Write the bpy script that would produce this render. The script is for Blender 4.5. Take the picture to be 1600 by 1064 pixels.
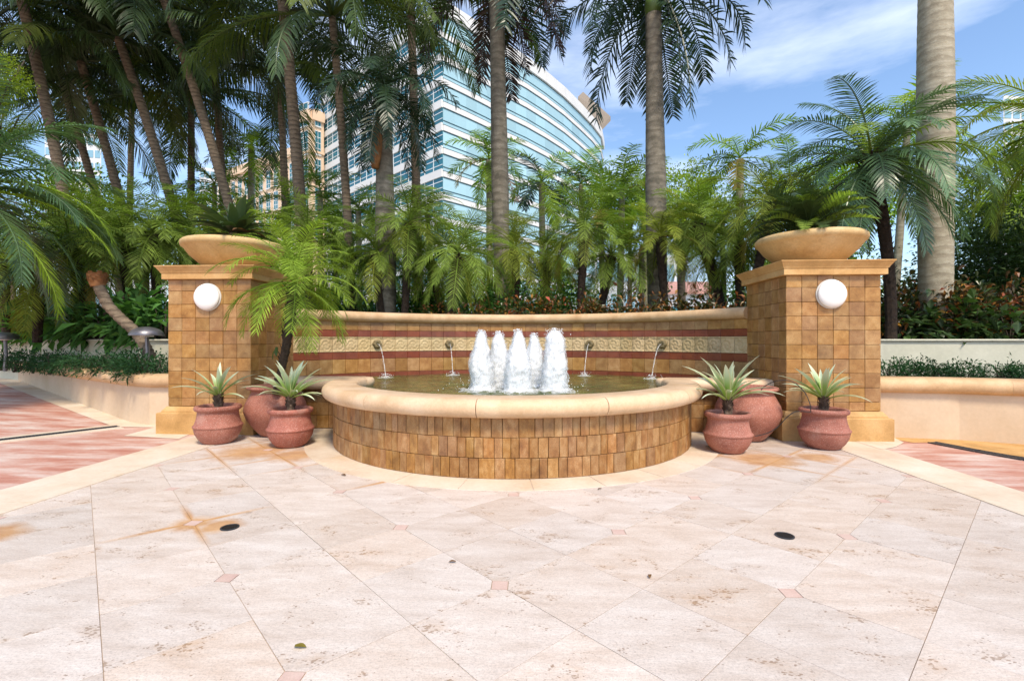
import bpy, bmesh, math, random
from mathutils import Vector, Matrix, noise
R = math.radians
rnd = random.Random(7)
scene = bpy.context.scene
for o in list(bpy.data.objects): bpy.data.objects.remove(o)

# ------------------------------------------------------------------ camera, sky, sun, exposure
CAM = Vector((0.334, -6.35, 1.2)); YAW = R(3.025); FPX = 749.3; HZ = 532.7
cam_d = bpy.data.cameras.new('camera'); cam = bpy.data.objects.new('camera', cam_d)
scene.collection.objects.link(cam); scene.camera = cam
cam.location = CAM; cam.rotation_euler = (R(90), 0, YAW)
cam_d.sensor_width = 36; cam_d.lens = FPX / 1600 * 36; cam_d.clip_end = 2000; cam_d.clip_start = 0.05

SUN_ELEV = 54; SUN_AZ = 160          # azimuth: 0 = +Y (ahead), 90 = +X (right), 180 = behind the camera
w = bpy.data.worlds.new('World'); scene.world = w; w.use_nodes = True
wn = w.node_tree; wn.nodes.clear()
wo = wn.nodes.new('ShaderNodeOutputWorld'); wb = wn.nodes.new('ShaderNodeBackground')
sky = wn.nodes.new('ShaderNodeTexSky'); sky.sky_type = 'NISHITA'; sky.sun_disc = False
sky.sun_elevation = R(SUN_ELEV); sky.sun_rotation = R(SUN_AZ)
sky.air_density = 1.0; sky.dust_density = 1.0; sky.ozone_density = 1.6
tc = wn.nodes.new('ShaderNodeTexCoord')
mp = wn.nodes.new('ShaderNodeMapping'); mp.inputs['Scale'].default_value = (0.8, 0.8, 3.2)
nz = wn.nodes.new('ShaderNodeTexNoise'); nz.inputs['Scale'].default_value = 2.6; nz.inputs['Detail'].default_value = 7; nz.inputs['Roughness'].default_value = 0.58
rp = wn.nodes.new('ShaderNodeValToRGB'); rp.color_ramp.elements[0].position = 0.46; rp.color_ramp.elements[1].position = 0.86
rp.color_ramp.elements[1].color = (0.5, 0.5, 0.5, 1)
mx = wn.nodes.new('ShaderNodeMix'); mx.data_type = 'RGBA'
wn.links.new(tc.outputs['Generated'], mp.inputs['Vector']); wn.links.new(mp.outputs[0], nz.inputs['Vector'])
wn.links.new(nz.outputs[0], rp.inputs[0]); wn.links.new(rp.outputs[0], mx.inputs['Factor'])
hs = wn.nodes.new('ShaderNodeHueSaturation'); hs.inputs['Saturation'].default_value = 1.06; hs.inputs['Value'].default_value = 1.15
wn.links.new(sky.outputs[0], hs.inputs['Color']); wn.links.new(hs.outputs[0], mx.inputs['A']); mx.inputs['B'].default_value = (9.5, 9.6, 10.0, 1)
wn.links.new(mx.outputs['Result'], wb.inputs['Color']); wb.inputs['Strength'].default_value = 0.0833
wn.links.new(wb.outputs[0], wo.inputs[0])

sd = bpy.data.lights.new('sun', 'SUN'); so = bpy.data.objects.new('sun', sd); scene.collection.objects.link(so)
sd.energy = 1.5; sd.angle = R(11); sd.color = (1.0, 0.87, 0.69)
e, a = R(SUN_ELEV), R(SUN_AZ)
tosun = Vector((math.sin(a) * math.cos(e), math.cos(a) * math.cos(e), math.sin(e)))
so.rotation_euler = tosun.to_track_quat('Z', 'Y').to_euler()
vs = scene.view_settings; vs.view_transform = 'Standard'; vs.look = 'None'; vs.gamma = 1; vs.use_curve_mapping = False
vs.exposure = 1.47
scene.cycles.max_bounces = 6; scene.cycles.transparent_max_bounces = 8
scene.cycles.caustics_reflective = False; scene.cycles.caustics_refractive = False

# ------------------------------------------------------------------ helpers
col = scene.collection
CS, SN = math.cos(YAW), math.sin(YAW)
def at(px, py, dep):
    """world point seen at photo pixel (px,py), dep metres ahead of the viewpoint"""
    xc = (px - 800) / FPX * dep
    return Vector((xc * CS - dep * SN + CAM.x, xc * SN + dep * CS + CAM.y, CAM.z - (py - HZ) / FPX * dep))
def foot(px, dep, z): v = at(px, HZ, dep); v.z = z; return v

class MB:
    def __init__(s): s.v = []; s.f = []; s.uv = {}; s.smooth = True
    def mesh(s, name, smooth=False):
        m = bpy.data.meshes.new(name); m.from_pydata([tuple(p) for p in s.v], [], s.f); m.update()
        if smooth: m.polygons.foreach_set('use_smooth', [True] * len(m.polygons))
        return m
    def box(s, c, size, rz=0.0, bev=0.0):
        x, y, z = size[0] / 2, size[1] / 2, size[2] / 2; c = Vector(c); n = len(s.v); M = Matrix.Rotation(rz, 3, 'Z')
        for dz in (-z, z):
            for dx, dy in ((-x, -y), (x, -y), (x, y), (-x, y)): s.v.append(c + M @ Vector((dx, dy, dz)))
        for q in ((3, 2, 1, 0), (4, 5, 6, 7), (0, 1, 5, 4), (1, 2, 6, 5), (2, 3, 7, 6), (3, 0, 4, 7)): s.f.append([n + i for i in q])
        return s
    def tube(s, pts, rad, sides=8, cap=True):
        pts = [Vector(p) for p in pts]; n0 = len(s.v); k = len(pts)
        if not hasattr(rad, '__len__'): rad = [rad] * k
        ref = Vector((0.3, 1, 0.1)).normalized()
        for i, p in enumerate(pts):
            t = (pts[min(i + 1, k - 1)] - pts[max(i - 1, 0)]).normalized()
            u = t.cross(ref).normalized(); w_ = t.cross(u).normalized()
            for j in range(sides):
                an = 2 * math.pi * j / sides; s.v.append(p + (u * math.cos(an) + w_ * math.sin(an)) * rad[i])
        for i in range(k - 1):
            for j in range(sides):
                a_, b_ = n0 + i * sides + j, n0 + i * sides + (j + 1) % sides
                s.f.append([a_, b_, b_ + sides, a_ + sides])
        if cap:
            s.f.append([n0 + j for j in range(sides)][::-1]); s.f.append([n0 + (k - 1) * sides + j for j in range(sides)])
        return s
    def lathe(s, prof, seg=40, c=(0, 0, 0)):
        n0 = len(s.v); c = Vector(c)
        for r, z in prof:
            for j in range(seg):
                an = 2 * math.pi * j / seg; s.v.append(c + Vector((r * math.cos(an), r * math.sin(an), z)))
        for i in range(len(prof) - 1):
            for j in range(seg):
                a_, b_ = n0 + i * seg + j, n0 + i * seg + (j + 1) % seg
                s.f.append([a_, b_, b_ + seg, a_ + seg])
        return s
    def sweep(s, path, prof, zs=None, caps=True):
        """prof: (out, z) points, out measured to the right-hand side of the path"""
        path = [Vector((p[0], p[1])) for p in path]; n0 = len(s.v); k = len(path); m = len(prof)
        for i, p in enumerate(path):
            d1 = (path[i] - path[i - 1]).normalized() if i else None
            d2 = (path[i + 1] - path[i]).normalized() if i < k - 1 else None
            d1 = d1 or d2; d2 = d2 or d1
            n1 = Vector((d1.y, -d1.x)); n2 = Vector((d2.y, -d2.x)); nn = (n1 + n2); nn = nn / max(0.3, nn.length ** 2 / 2)
            dz = zs[i] if zs else 0
            for o_, z in prof: s.v.append(Vector((p.x + nn.x * o_, p.y + nn.y * o_, z + dz)))
        for i in range(k - 1):
            for j in range(m):
                a_, b_ = n0 + i * m + j, n0 + i * m + (j + 1) % m
                s.f.append([a_, b_, b_ + m, a_ + m])
        if caps:
            c0 = [s.v[n0 + j].copy() for j in range(m)]; c1 = [s.v[n0 + (k - 1) * m + j].copy() for j in range(m)]; q0 = len(s.v); s.v += c0 + c1
            s.f.append([q0 + j for j in range(m)][::-1]); s.f.append([q0 + m + j for j in range(m)])
        return s
    def poly(s, pts):
        n = len(s.v); s.v += [Vector(p) for p in pts]; s.f.append(list(range(n, n + len(pts)))); return s

def link(o, parent=None):
    col.objects.link(o)
    if parent is not None:
        o.parent = parent
        if parent.parent is None: o.matrix_parent_inverse = Matrix.Translation(-Vector(parent.location))
    return o
def obj(name, mesh, mat, parent=None, loc=(0, 0, 0), rot=(0, 0, 0), sc=1.0, own=False):
    if isinstance(mesh, MB): mesh = mesh.mesh(name)
    o = bpy.data.objects.new(name, mesh); o.location = loc; o.rotation_euler = rot
    o.scale = (sc, sc, sc) if not hasattr(sc, '__len__') else sc
    if own and mesh.materials: o.material_slots[0].link = 'OBJECT'; o.material_slots[0].material = mat
    elif not mesh.materials: mesh.materials.append(mat)
    elif mesh.materials[0] != mat: o.material_slots[0].link = 'OBJECT'; o.material_slots[0].material = mat
    return link(o, parent)
def tag(o, label, cat, group=None):
    o['label'] = label; o['category'] = cat
    if group: o['group'] = group
    return o
def thing(name, label, cat, loc=(0, 0, 0), group=None):
    o = bpy.data.objects.new(name, None); o.location = loc; o.empty_display_size = 0.2; col.objects.link(o)
    return tag(o, label, cat, group)
def struct(name, mesh, mat):
    o = obj(name, mesh, mat); o['kind'] = 'structure'; return o
def smooth(m, ang=None):
    m.polygons.foreach_set('use_smooth', [True] * len(m.polygons)); return m

# ------------------------------------------------------------------ materials
def new_mat(name):
    m = bpy.data.materials.new(name); m.use_nodes = True; nt = m.node_tree
    return m, nt, nt.nodes['Principled BSDF'], nt.nodes['Material Output']
def nd(nt, t, **kw):
    n = nt.nodes.new('ShaderNode' + t)
    for k, v in kw.items():
        if k.startswith('_'): setattr(n, k[1:], v); continue
        i = n.inputs[int(k[1:])] if k[0] == 'i' and k[1:].isdigit() else n.inputs[k.replace('__', ' ')]
        if isinstance(v, bpy.types.NodeSocket): nt.links.new(v, i)
        else: i.default_value = v
    return n
def c4(c): return (c[0], c[1], c[2], 1)
def ramp(nt, fac, stops):
    n = nd(nt, 'ValToRGB'); cr = n.color_ramp
    while len(cr.elements) < len(stops): cr.elements.new(0.5)
    for el, (p, c) in zip(cr.elements, stops): el.position = p; el.color = c4(c) if hasattr(c, '__len__') else (c, c, c, 1)
    nt.links.new(fac, n.inputs[0]); return n.outputs[0]
def mixc(nt, f, a_, b_, mode='MIX'):
    n = nd(nt, 'Mix', _data_type='RGBA', _blend_type=mode)
    for k, v in (('Factor', f), ('A', a_), ('B', b_)):
        i = [s_ for s_ in n.inputs if s_.name == k and s_.enabled][0]
        if isinstance(v, bpy.types.NodeSocket): nt.links.new(v, i)
        else: i.default_value = c4(v) if hasattr(v, '__len__') else v
    return [s_ for s_ in n.outputs if s_.enabled][0]
def mth(nt, op, a_, b_=None, c_=None):
    n = nd(nt, 'Math', _operation=op)
    for i, v in enumerate((a_, b_, c_)):
        if v is None: continue
        if isinstance(v, bpy.types.NodeSocket): nt.links.new(v, n.inputs[i])
        else: n.inputs[i].default_value = v
    return n.outputs[0]
def pos(nt): return nd(nt, 'NewGeometry').outputs['Position']
def scaled(nt, v, s_): return nd(nt, 'Mapping', Vector=v, Scale=s_).outputs[0]
def bump(nt, b, h, strength=0.3, dist=0.01):
    n = nd(nt, 'Bump', Height=h, Strength=strength, Distance=dist); nt.links.new(n.outputs[0], b.inputs['Normal'])

def stone(name, stops, scale=6, rough=0.7, bmp=0.4, rand=0.0, spots=None, spot_scale=60, fine=0.25, stretch=(1, 1, 1), stain=None, dist=0.006, rings=None):
    m, nt, b, out = new_mat(name); p = pos(nt); ps = scaled(nt, p, stretch)
    n1 = nd(nt, 'TexNoise', Vector=ps, Scale=scale, Detail=8.0, Roughness=0.62).outputs[0]
    c = ramp(nt, n1, stops)
    n2 = nd(nt, 'TexNoise', Vector=ps, Scale=scale * 14, Detail=4.0, Roughness=0.7).outputs[0]
    c = mixc(nt, fine, c, ramp(nt, n2, [(0.3, 0.25), (0.7, 1.0)]), 'MULTIPLY')
    if spots:
        v = nd(nt, 'TexVoronoi', Vector=p, Scale=spot_scale).outputs['Distance']
        c = mixc(nt, ramp(nt, v, [(0.12, spots[1]), (0.3, 0.0)]), c, spots[0])
    if rings:
        zz = mth(nt, 'MULTIPLY_ADD', nd(nt, 'SeparateXYZ', Vector=p).outputs[2], 6.2832 / rings[0], mth(nt, 'MULTIPLY', n1, 9.0))
        c = mixc(nt, ramp(nt, mth(nt, 'SINE', zz), [(0.35, 0.0), (0.95, rings[2])]), c, rings[1])
    if stain:
        n3 = nd(nt, 'TexNoise', Vector=p, Scale=stain[1], Detail=6.0, Roughness=0.65).outputs[0]
        c = mixc(nt, ramp(nt, n3, [(stain[2], 0.0), (stain[2] + 0.17, stain[3])]), c, stain[0])
    if rand:
        oi = nd(nt, 'ObjectInfo').outputs['Random']
        hv = nd(nt, 'HueSaturation', Color=c, Value=mth(nt, 'MULTIPLY_ADD', oi, rand, 1 - rand * 0.5),
                Hue=mth(nt, 'MULTIPLY_ADD', mth(nt, 'FRACT', mth(nt, 'MULTIPLY', oi, 7.3)), 0.014 * min(1, rand * 2), 0.5 - 0.007 * min(1, rand * 2)),
                Saturation=mth(nt, 'MULTIPLY_ADD', mth(nt, 'FRACT', mth(nt, 'MULTIPLY', oi, 17.3)), rand * 0.35, 1 - rand * 0.2))
        c = hv.outputs[0]
    nt.links.new(c, b.inputs['Base Color']); b.inputs['Roughness'].default_value = rough
    h = mth(nt, 'ADD', mth(nt, 'MULTIPLY', n2, 0.6), n1); bump(nt, b, h, bmp, dist)
    return m

def leaf(name, dark, light, rough=0.42, trans=0.3, spec=0.45, yellow=None, uvgrad=None):
    m, nt, b, out = new_mat(name)
    g = nd(nt, 'NewGeometry'); oi = nd(nt, 'ObjectInfo').outputs['Random']
    f = mth(nt, 'MULTIPLY_ADD', g.outputs['Random Per Island'], 0.6, mth(nt, 'MULTIPLY', oi, 0.4))
    st = [(0.0, dark), (0.85, light)]
    if yellow: st.append((0.97, yellow))
    c = ramp(nt, f, st)
    n = nd(nt, 'TexNoise', Vector=g.outputs['Position'], Scale=1.7, Detail=3.0).outputs[0]
    c = mixc(nt, 0.45, c, ramp(nt, n, [(0.3, 0.35), (0.7, 1.2)]), 'MULTIPLY')
    nt.links.new(c, b.inputs['Base Color']); b.inputs['Roughness'].default_value = rough
    b.inputs['Specular IOR Level'].default_value = spec
    t = nd(nt, 'BsdfTranslucent', Color=mixc(nt, 1.0, c, (1.0, 1.15, 0.55), 'MULTIPLY'))
    mixs = nd(nt, 'MixShader', Fac=trans); nt.links.new(b.outputs[0], mixs.inputs[1]); nt.links.new(t.outputs[0], mixs.inputs[2])
    nt.links.new(mixs.outputs[0], out.inputs[0])
    return m

def plain(name, c, rough=0.6, metal=0.0, spec=0.5, var=0.0, scale=8):
    m, nt, b, out = new_mat(name)
    if var:
        n = nd(nt, 'TexNoise', Vector=pos(nt), Scale=scale, Detail=6.0).outputs[0]
        cc = ramp(nt, n, [(0.3, [x * (1 - var) for x in c]), (0.7, [min(1, x * (1 + var)) for x in c])])
        nt.links.new(cc, b.inputs['Base Color']); bump(nt, b, n, 0.15, 0.01)
    else: b.inputs['Base Color'].default_value = c4(c)
    b.inputs['Roughness'].default_value = rough; b.inputs['Metallic'].default_value = metal; b.inputs['Specular IOR Level'].default_value = spec
    return m

M = {}
M['tile'] = stone('ochre_tile', [(0.25, (0.26, 0.118, 0.03)), (0.5, (0.40, 0.205, 0.062)), (0.75, (0.52, 0.31, 0.12))], 9, 0.5, 0.6, 0.36, fine=0.5)
M['basin_tile'] = stone('basin_tile', [(0.25, (0.21, 0.085, 0.023)), (0.48, (0.41, 0.195, 0.056)), (0.75, (0.59, 0.36, 0.16))], 14, 0.55, 0.9, 0.36, fine=0.7, stretch=(1, 1, 0.55))
M['grout'] = plain('grout', (0.17, 0.085, 0.038), 0.9, var=0.3, scale=20)
M['red_tile'] = stone('red_granite', [(0.3, (0.17, 0.038, 0.016)), (0.7, (0.27, 0.068, 0.028))], 5, 0.35, 0.2, 0.25, fine=0.3)
M['frieze'] = stone('frieze_stone', [(0.3, (0.46, 0.33, 0.16)), (0.7, (0.60, 0.46, 0.25))], 6, 0.7, 0.3, 0.2)
M['coping'] = stone('coping_stone', [(0.25, (0.44, 0.26, 0.12)), (0.5, (0.61, 0.41, 0.225)), (0.75, (0.70, 0.51, 0.32))], 3.2, 0.65, 0.3, 0.12, spots=((0.40, 0.22, 0.08), 0.5), spot_scale=95, fine=0.2, stain=((0.36, 0.18, 0.05), 2.3, 0.56, 0.45))
M['rim'] = stone('rim_stone', [(0.25, (0.54, 0.35, 0.19)), (0.5, (0.68, 0.48, 0.30)), (0.75, (0.76, 0.58, 0.40))], 3.0, 0.6, 0.3, 0.10, spots=((0.42, 0.24, 0.09), 0.5), spot_scale=110, fine=0.2, stain=((0.46, 0.24, 0.075), 2.0, 0.58, 0.4))
M['cast'] = stone('golden_cast_stone', [(0.25, (0.40, 0.22, 0.065)), (0.5, (0.58, 0.335, 0.12)), (0.75, (0.68, 0.45, 0.20))], 3.5, 0.7, 0.35, 0.10, spots=((0.30, 0.15, 0.05), 0.45), spot_scale=80, fine=0.25, stain=((0.30, 0.14, 0.035), 2.8, 0.55, 0.5))
M['stucco'] = stone('cream_stucco', [(0.3, (0.58, 0.43, 0.28)), (0.7, (0.67, 0.53, 0.38))], 1.6, 0.85, 0.25, fine=0.12, stain=((0.46, 0.30, 0.16), 1.2, 0.6, 0.4))
M['pale_wall'] = stone('pale_green_render', [(0.3, (0.53, 0.52, 0.40)), (0.7, (0.66, 0.64, 0.51))], 1.4, 0.85, 0.2, fine=0.12)
M['band'] = stone('cream_band_stone', [(0.25, (0.58, 0.44, 0.31)), (0.5, (0.68, 0.57, 0.44)), (0.75, (0.75, 0.67, 0.56))], 2.2, 0.6, 0.25, 0.08, fine=0.15, stain=((0.52, 0.31, 0.10), 1.6, 0.58, 0.5))
M['red_pave'] = stone('red_paving', [(0.30, (0.42, 0.15, 0.10)), (0.43, (0.53, 0.26, 0.19)), (0.54, (0.61, 0.40, 0.33)), (0.66, (0.68, 0.56, 0.49))], 2.4, 0.65, 0.3, fine=0.3, stretch=(0.55, 2.2, 1))
M['diamond'] = stone('pink_inset', [(0.3, (0.58, 0.40, 0.34)), (0.7, (0.66, 0.50, 0.43))], 8, 0.5, 0.2, 0.1)
M['drain'] = plain('dark_drain_metal', (0.055, 0.06, 0.07), 0.5, 0.6, var=0.3, scale=30)
M['terra'] = stone('terracotta', [(0.25, (0.26, 0.080, 0.052)), (0.55, (0.40, 0.145, 0.10)), (0.8, (0.50, 0.22, 0.165))], 4, 0.75, 0.6, 0.2, spots=((0.62, 0.42, 0.34), 0.75), spot_scale=75, fine=0.4, stain=((0.52, 0.34, 0.27), 3.0, 0.56, 0.6))
M['soil'] = stone('soil', [(0.3, (0.018, 0.012, 0.008)), (0.7, (0.06, 0.042, 0.028))], 12, 0.95, 1.0, dist=0.03)
M['lawn'] = stone('garden_ground', [(0.3, (0.02, 0.03, 0.012)), (0.7, (0.06, 0.07, 0.03))], 3, 0.95, 0.8, dist=0.03)
M['street'] = stone('street_paving', [(0.3, (0.42, 0.40, 0.37)), (0.7, (0.60, 0.57, 0.53))], 0.4, 0.8, 0.1)
M['white_glass'] = plain('opal_glass', (0.86, 0.86, 0.84), 0.22)
M['black_tube'] = plain('black_irrigation_tube', (0.015, 0.013, 0.012), 0.5)
M['lamp_metal'] = plain('grey_lamp_metal', (0.20, 0.19, 0.20), 0.4, 0.7, var=0.25)
M['bark_date'] = stone('date_palm_bark', [(0.3, (0.018, 0.011, 0.007)), (0.7, (0.085, 0.052, 0.03))], 18, 0.95, 1.0, fine=0.5, dist=0.03)
M['bark_coco'] = stone('coconut_bark', [(0.3, (0.12, 0.09, 0.06)), (0.7, (0.30, 0.225, 0.15))], 6, 0.9, 0.8, fine=0.4, stretch=(1, 1, 3), dist=0.02, rings=(0.11, (0.05, 0.034, 0.022), 0.6))
M['bark_royal'] = stone('royal_bark', [(0.25, (0.12, 0.10, 0.075)), (0.5, (0.23, 0.20, 0.15)), (0.75, (0.36, 0.32, 0.25))], 4, 0.85, 0.7, fine=0.45, stretch=(1, 1, 2.0), stain=((0.07, 0.065, 0.045), 3.4, 0.50, 0.75), dist=0.02, rings=(0.2, (0.10, 0.085, 0.06), 0.55))
M['bark_pale'] = stone('pale_bark', [(0.25, (0.26, 0.22, 0.15)), (0.5, (0.40, 0.36, 0.26)), (0.75, (0.54, 0.50, 0.39))], 5, 0.85, 0.6, stretch=(1, 1, 2.5), dist=0.02, rings=(0.16, (0.22, 0.19, 0.13), 0.5), stain=((0.15, 0.125, 0.08), 2.6, 0.55, 0.6))
M['bark_tree'] = stone('tree_bark', [(0.3, (0.05, 0.038, 0.028)), (0.7, (0.14, 0.11, 0.08))], 10, 0.95, 0.9, dist=0.02)
M['shaft'] = plain('green_crownshaft', (0.10, 0.16, 0.035), 0.45, var=0.35, scale=3)
M['sheath'] = plain('dry_sheath', (0.26, 0.115, 0.04), 0.8, var=0.35, scale=9)
M['coco'] = leaf('coconut_frond', (0.014, 0.028, 0.011), (0.105, 0.171, 0.064), 0.4, 0.28, 0.4)
M['coco_y'] = leaf('yellowing_coconut_frond', (0.06, 0.10, 0.018), (0.15, 0.20, 0.035), 0.5, 0.38, 0.3)
M['royal'] = leaf('royal_frond', (0.013, 0.035, 0.018), (0.040, 0.079, 0.037), 0.38, 0.18)
M['royal_r'] = leaf('bronze_royal_frond', (0.030, 0.014, 0.010), (0.070, 0.035, 0.022), 0.45, 0.2)
M['date'] = leaf('date_frond', (0.037, 0.065, 0.013), (0.316, 0.450, 0.076), 0.5, 0.36, 0.14)
M['date_b'] = leaf('blue_green_date_frond', (0.022, 0.052, 0.024), (0.171, 0.303, 0.127), 0.34, 0.22, 0.6)
M['date_y'] = leaf('olive_date_frond', (0.058, 0.084, 0.013), (0.399, 0.469, 0.068), 0.5, 0.36, 0.14)
M['lime'] = leaf('lime_frond', (0.067, 0.120, 0.012), (0.414, 0.592, 0.077), 0.5, 0.36, 0.14)
M['fox'] = leaf('foxtail_frond', (0.045, 0.093, 0.013), (0.409, 0.600, 0.067), 0.5, 0.36, 0.14)
M['gold'] = leaf('yellow_frond', (0.22, 0.17, 0.02), (0.36, 0.28, 0.05), 0.5, 0.4)
M['brown'] = leaf('dry_frond', (0.10, 0.05, 0.02), (0.24, 0.13, 0.055), 0.7, 0.2)
M['stem'] = plain('frond_stem', (0.12, 0.14, 0.04), 0.5)
M['tree'] = leaf('tree_leaves', (0.037, 0.080, 0.011), (0.371, 0.591, 0.070), 0.5, 0.36, 0.14)
M['tree_y'] = leaf('bright_tree_leaves', (0.065, 0.109, 0.009), (0.433, 0.544, 0.056), 0.5, 0.36, 0.14, yellow=(0.42, 0.36, 0.04))
M['hedge'] = leaf('dark_hedge_leaves', (0.012, 0.030, 0.012), (0.075, 0.145, 0.032), 0.45, 0.2)
M['fern'] = leaf('fern_leaves', (0.009, 0.029, 0.015), (0.062, 0.165, 0.066), 0.5, 0.36, 0.14)
M['philo'] = leaf('philodendron_leaves', (0.015, 0.044, 0.015), (0.158, 0.367, 0.084), 0.5, 0.36, 0.14)
M['brom_dark'] = leaf('dark_bromeliad', (0.024, 0.051, 0.018), (0.083, 0.128, 0.045), 0.35, 0.2)
def croton():
    m, nt, b, out = new_mat('croton_leaves'); g = nd(nt, 'NewGeometry'); oi = nd(nt, 'ObjectInfo').outputs['Random']
    n = nd(nt, 'TexNoise', Vector=g.outputs['Position'], Scale=2.2, Detail=2.0).outputs[0]
    f = mth(nt, 'ADD', mth(nt, 'MULTIPLY', g.outputs['Random Per Island'], 0.62), mth(nt, 'MULTIPLY', n, 0.5))
    c = ramp(nt, f, [(0.0, (0.012, 0.022, 0.010)), (0.46, (0.045, 0.075, 0.016)), (0.60, (0.075, 0.055, 0.018)), (0.70, (0.18, 0.06, 0.02)), (0.80, (0.36, 0.19, 0.03)), (0.90, (0.45, 0.09, 0.04))])
    nt.links.new(c, b.inputs['Base Color']); b.inputs['Roughness'].default_value = 0.32
    t = nd(nt, 'BsdfTranslucent', Color=c); mixs = nd(nt, 'MixShader', Fac=0.2)
    nt.links.new(b.outputs[0], mixs.inputs[1]); nt.links.new(t.outputs[0], mixs.inputs[2]); nt.links.new(mixs.outputs[0], out.inputs[0]); return m
M['croton'] = croton()
def strap_mat():
    m, nt, b, out = new_mat('silver_strap_leaf'); uv = nd(nt, 'UVMap').outputs[0]; sx = nd(nt, 'SeparateXYZ', Vector=uv)
    c = ramp(nt, sx.outputs[1], [(0.0, (0.30, 0.24, 0.16)), (0.14, (0.30, 0.40, 0.07)), (0.38, (0.27, 0.42, 0.10)), (0.66, (0.46, 0.58, 0.38)), (1.0, (0.62, 0.70, 0.56))])
    edge = mth(nt, 'ABSOLUTE', mth(nt, 'SUBTRACT', sx.outputs[0], 0.5))
    c = mixc(nt, ramp(nt, edge, [(0.26, 0.0), (0.42, 0.7)]), c, (0.56, 0.55, 0.30))
    oi = nd(nt, 'ObjectInfo').outputs['Random']
    c = nd(nt, 'HueSaturation', Color=c, Value=mth(nt, 'MULTIPLY_ADD', oi, 0.5, 0.72)).outputs[0]
    nt.links.new(c, b.inputs['Base Color']); b.inputs['Roughness'].default_value = 0.4
    t = nd(nt, 'BsdfTranslucent', Color=c); mixs = nd(nt, 'MixShader', Fac=0.22)
    nt.links.new(b.outputs[0], mixs.inputs[1]); nt.links.new(t.outputs[0], mixs.inputs[2]); nt.links.new(mixs.outputs[0], out.inputs[0]); return m
M['strap'] = strap_mat()

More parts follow.
